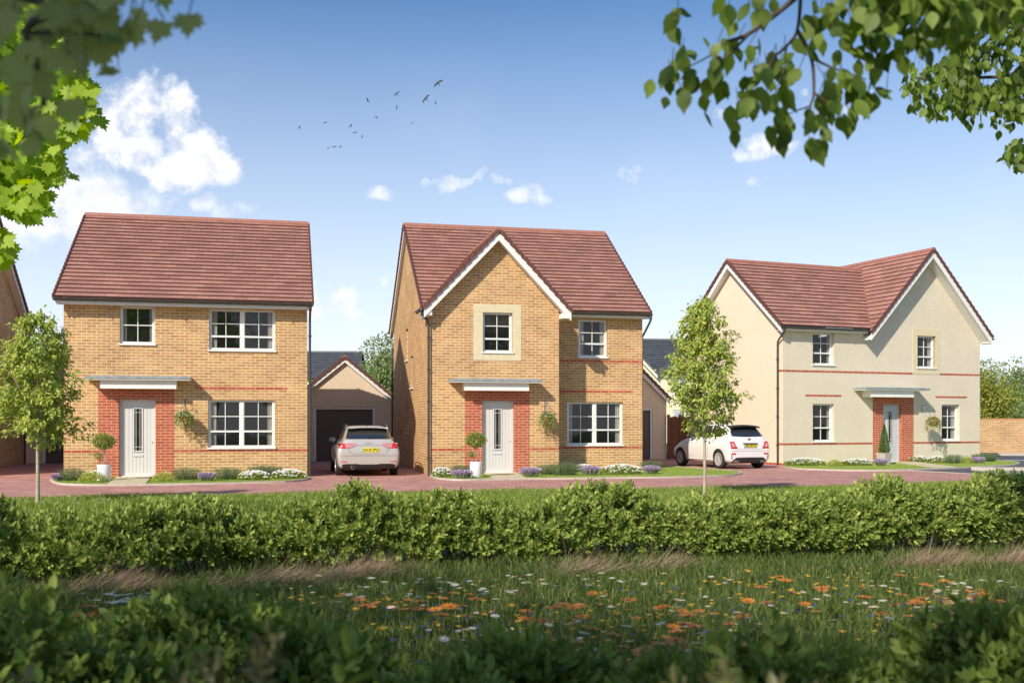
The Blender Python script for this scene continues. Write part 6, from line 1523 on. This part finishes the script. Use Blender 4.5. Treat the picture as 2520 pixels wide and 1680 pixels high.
# near maple: out of focus leaves over the viewpoint's left
Yn = 2.3
def nr(n, poly, j=.35): return poly_fill(poly, n, Yn, j, z1b)
Nn_ = nr(48, [(-300,-200),(300,-200),(260,150),(200,330),(280,560),(380,680),(330,740),(260,690),(120,720),(40,680),(10,800),(-200,860)])
Nn_ += nr(14, [(400,-60),(520,-60),(500,140),(470,200),(390,140)], .1)+nr(10, [(400,190),(500,190),(510,290),(430,300)], .1)+nr(5, [(590,180),(700,160),(720,240),(620,250)], .05)+nr(9, [(540,-80),(690,-80),(640,30),(560,50)], .1)+nr(4, [(780,-60),(880,-60),(870,10),(790,0)], .05)
up = np.array([[rnd.uniform(-4.2, -1.9), rnd.uniform(1.6, 4.5), rnd.uniform(3.2, 5.6)] for _ in range(260)])
branch_tree('maple_tree', (-4.0, 2.4, 0), [(-4.0, 2.4, 0), (-3.9, 2.4, 1.6), (-3.6, 2.5, 3.2), (-3.2, 2.6, 5.0)], 'blurred dark maple leaves close by in the upper left', [([Vector((-3.6, 2.5, 3.2)), pt(-100, -60, Yn), pt(60, 80, Yn), pt(110, 260, Yn)], .016), ([pt(60, 80, Yn), pt(210, 84, Yn), pt(290, 100, Yn)], .006), ([Vector((-3.5, 2.5, 3.6)), pt(100, -160, Yn), pt(260, -30, Yn), pt(380, -30, Yn)], .012)], [Vector(p) for p in Nn_], Yn, .072, lf_mapled, T_MAP, extra=up, per=1, hang=.9, seed=24)
# the trees behind the viewpoint that shade the meadow and show in the window glass
big_tree('broadleaf_tree', (-8.3, -1.6, 0), 9.2, 2.7, 4.8, .16, 4800, lf_far, 'tree behind the viewpoint shading the left of the meadow', 'trees behind the viewpoint', tr=.22, seed=31)
big_tree('broadleaf_tree', (-4.2, -2.6, 0), 8.4, 2.7, 4.8, .16, 4200, lf_far, 'tree behind the viewpoint shading the near shrubs', 'trees behind the viewpoint', tr=.2, seed=32)
for k, (x, y, H, rx) in enumerate(((-24, -22, 11.5, 5.0), (-13, -27, 11, 4.8), (-2, -26, 12, 4.8), (9, -24, 11, 4.8), (20, -20, 11.5, 5))):
    big_tree('broadleaf_tree', (x, y, 0), H, rx, 0.6, .42, 5000, lf_far, ['far left', 'left', 'middle', 'right', 'far right'][k]+' tree in the row behind the viewpoint that the window glass mirrors', 'trees behind the viewpoint', tr=.3, seed=40+k)

# ------------------------------------------------------------------ sky, sun, camera
SAZ, SEL = (-0.530, -0.848), 35.5
w = bpy.data.worlds.new('World'); scene.world = w; w.use_nodes = True
ns, ls = w.node_tree.nodes, w.node_tree.links; ns.clear()
sky = ns.new('ShaderNodeTexSky'); sky.sky_type = 'NISHITA'; sky.sun_disc = False
sky.sun_elevation = R(SEL); sky.sun_rotation = math.atan2(SAZ[0], SAZ[1]) % (2*math.pi)
sky.air_density = 1.0; sky.dust_density = 0.6; sky.ozone_density = 2.0; sky.altitude = 100
hs = N(ns, 'ShaderNodeHueSaturation', Saturation=1.22, Value=0.80, Hue=0.503)
ls.new(sky.outputs[0], hs.inputs['Color'])
tc = ns.new('ShaderNodeTexCoord'); sep = ns.new('ShaderNodeSeparateXYZ'); ls.new(tc.outputs['Generated'], sep.inputs[0])
def mth(op, a, b=None, c=None, clamp=False):
    n = N(ns, 'ShaderNodeMath', operation=op, use_clamp=clamp)
    for i, v in enumerate((a, b, c)):
        if v is None: continue
        if isinstance(v, (int, float)): n.inputs[i].default_value = v
        else: ls.new(v, n.inputs[i])
    return n.outputs[0]
# clouds live on the sky directions: azimuth tangent u and elevation tangent v
ysafe = mth('MAXIMUM', sep.outputs[1], 0.05)
u = mth('DIVIDE', sep.outputs[0], ysafe); v = mth('DIVIDE', sep.outputs[2], ysafe)
front = mth('GREATER_THAN', sep.outputs[1], 0.06)
cb = ns.new('ShaderNodeCombineXYZ'); ls.new(u, cb.inputs[0]); ls.new(v, cb.inputs[1])
def noise(sc, det, rough, dist=0.0, off=(0, 0, 0)):
    mp = N(ns, 'ShaderNodeMapping'); mp.inputs['Location'].default_value = off; ls.new(cb.outputs[0], mp.inputs['Vector'])
    n = N(ns, 'ShaderNodeTexNoise', Scale=sc, Detail=det, Roughness=rough, Distortion=dist); ls.new(mp.outputs[0], n.inputs['Vector']); return n.outputs[0]
nw = N(ns, 'ShaderNodeTexNoise', Scale=9.0, Detail=4.0, Roughness=0.6); ls.new(cb.outputs[0], nw.inputs['Vector'])
sw_ = ns.new('ShaderNodeSeparateColor'); ls.new(nw.outputs['Color'], sw_.inputs[0])
u = mth('MULTIPLY_ADD', mth('SUBTRACT', sw_.outputs[0], 0.5), 0.085, u); v0_ = v; v = mth('MULTIPLY_ADD', mth('SUBTRACT', sw_.outputs[1], 0.5), 0.05, v)
def blob(dx, dy, rx, ry, amp=1.0):
    u0 = (dx*1.07143-CX)/FL; v0 = (HY-dy*1.07143)/FL; rx = rx*1.07143/FL; ry = ry*1.07143/FL
    a = mth('MULTIPLY', mth('SUBTRACT', u, u0), 1/rx); b = mth('MULTIPLY', mth('SUBTRACT', v, v0), 1/ry)
    d = mth('ADD', mth('MULTIPLY', a, a), mth('MULTIPLY', b, b))
    return mth('MULTIPLY', mth('SUBTRACT', 1.0, d), amp)
def union(L):
    r = L[0]
    for q in L[1:]: r = mth('SMOOTH_MAX', r, q, 0.25)
    return r
cum = union([blob(310, 245, 85, 85), blob(400, 265, 75, 75), blob(290, 330, 110, 75), blob(440, 330, 80, 60), blob(200, 370, 110, 55, .7), blob(370, 375, 140, 45, .8), blob(500, 375, 70, 55), blob(250, 300, 60, 70)])
low = union([blob(90, 470, 310, 100, 1.8), blob(220, 430, 80, 30, .9), blob(20, 560, 200, 60, .4), blob(495, 465, 45, 32, .6), blob(530, 490, 40, 30, .55), blob(590, 470, 45, 20, .35), blob(345, 492, 20, 12, .6)])
small = union([blob(1025, 430, 60, 16, .75), blob(1115, 418, 50, 14, .7), blob(1215, 447, 52, 26, .95), blob(885, 435, 30, 15, .35), blob(1735, 340, 80, 30, 1.5), blob(1790, 342, 48, 18, .9), blob(1690, 350, 40, 15, .7), blob(1665, 262, 32, 24, .65), blob(1835, 220, 24, 14, .5), blob(1950, 190, 60, 26, .7), blob(1990, 205, 40, 18, .6), blob(805, 668, 35, 14, .55), blob(870, 652, 30, 16, .45), blob(740, 720, 60, 40, .3), blob(1730, 410, 30, 12, .35), blob(1475, 385, 30, 14, .2), blob(1900, 260, 70, 30, .4)])
n1 = noise(14.0, 9.0, 0.62, 0.3); n2 = noise(42.0, 6.0, 0.6); n3 = noise(6.0, 5.0, 0.55, off=(3, 1, 0))
ed = mth('ADD', mth('MULTIPLY', mth('SUBTRACT', n1, 0.52), 5.5), mth('MULTIPLY', mth('SUBTRACT', n2, 0.5), 2.4))
def dens(m, gain, soft): return mth('MULTIPLY', mth('ADD', mth('ADD', m, mth('MULTIPLY', ed, soft)), 0.0), gain, clamp=True)
d1 = dens(cum, 1.05, .85); d2 = mth('MULTIPLY', dens(low, 1.1, .45), 0.88); d3 = mth('MULTIPLY', dens(small, 0.8, 1.1), 0.9)
wisp = mth('MULTIPLY', mth('MULTIPLY', mth('SUBTRACT', n3, 0.52), 1.6, clamp=True), mth('SUBTRACT', 0.42, v0_, clamp=True))
den = mth('MULTIPLY', mth('MAXIMUM', mth('MAXIMUM', d1, d2), mth('MAXIMUM', d3, wisp)), front)
# pale air low in the sky, thicker towards the left where the sun haze stands
el = mth('MAXIMUM', sep.outputs[2], 0.0)
hzf = mth('MULTIPLY', mth('POWER', mth('SUBTRACT', 1.0, mth('MULTIPLY', el, 2.55), clamp=True), 1.15), 0.92)
hz = N(ns, 'ShaderNodeMix', data_type='RGBA'); ls.new(hzf, hz.inputs['Factor']); ls.new(hs.outputs[0], hz.inputs[6]); hz.inputs[7].default_value = (5.6, 5.85, 6.5, 1)
shade = mth('MULTIPLY_ADD', mth('SUBTRACT', n2, 0.5), 3.0, 0.75, clamp=True)
cc = N(ns, 'ShaderNodeMix', data_type='RGBA'); ls.new(shade, cc.inputs['Factor']); cc.inputs[6].default_value = (4.3, 4.5, 5.1, 1); cc.inputs[7].default_value = (6.3, 6.3, 6.4, 1)
mx = N(ns, 'ShaderNodeMix', data_type='RGBA'); ls.new(den, mx.inputs['Factor']); ls.new(hz.outputs[2], mx.inputs[6]); ls.new(cc.outputs[2], mx.inputs[7])
bg = ns.new('ShaderNodeBackground'); bg.inputs['Strength'].default_value = 0.15
ls.new(mx.outputs[2], bg.inputs['Color']); wo = ns.new('ShaderNodeOutputWorld'); ls.new(bg.outputs[0], wo.inputs[0])

sun = bpy.data.lights.new('sun', 'SUN'); sun.energy = 4.4; sun.angle = R(0.6); sun.color = (1.0, 0.90, 0.76)
so = link(bpy.data.objects.new('sun', sun)); ce = math.cos(R(SEL))
sv = Vector((SAZ[0]*ce, SAZ[1]*ce, math.sin(R(SEL)))); so.rotation_euler = sv.to_track_quat('Z', 'Y').to_euler(); so.location = sv*60

cam = bpy.data.cameras.new('camera'); co = link(bpy.data.objects.new('camera', cam)); scene.camera = co
cam.sensor_width = 36.0; cam.lens = 36.0*FL/2520.0; cam.clip_end = 3000; cam.clip_start = 0.05
co.location = (0, 0, EYE); co.rotation_euler = (R(90), 0, 0); cam.shift_y = (HY-840)/2520.0
cam.dof.use_dof = True; cam.dof.focus_distance = 27.0; cam.dof.aperture_fstop = 2.8
scene.view_settings.view_transform = 'Standard'; scene.view_settings.look = 'None'; scene.view_settings.exposure = 0.26; scene.view_settings.gamma = 1.0
scene.render.resolution_x = 1024; scene.render.resolution_y = 682
scene.cycles.transparent_max_bounces = 24; scene.cycles.max_bounces = 8
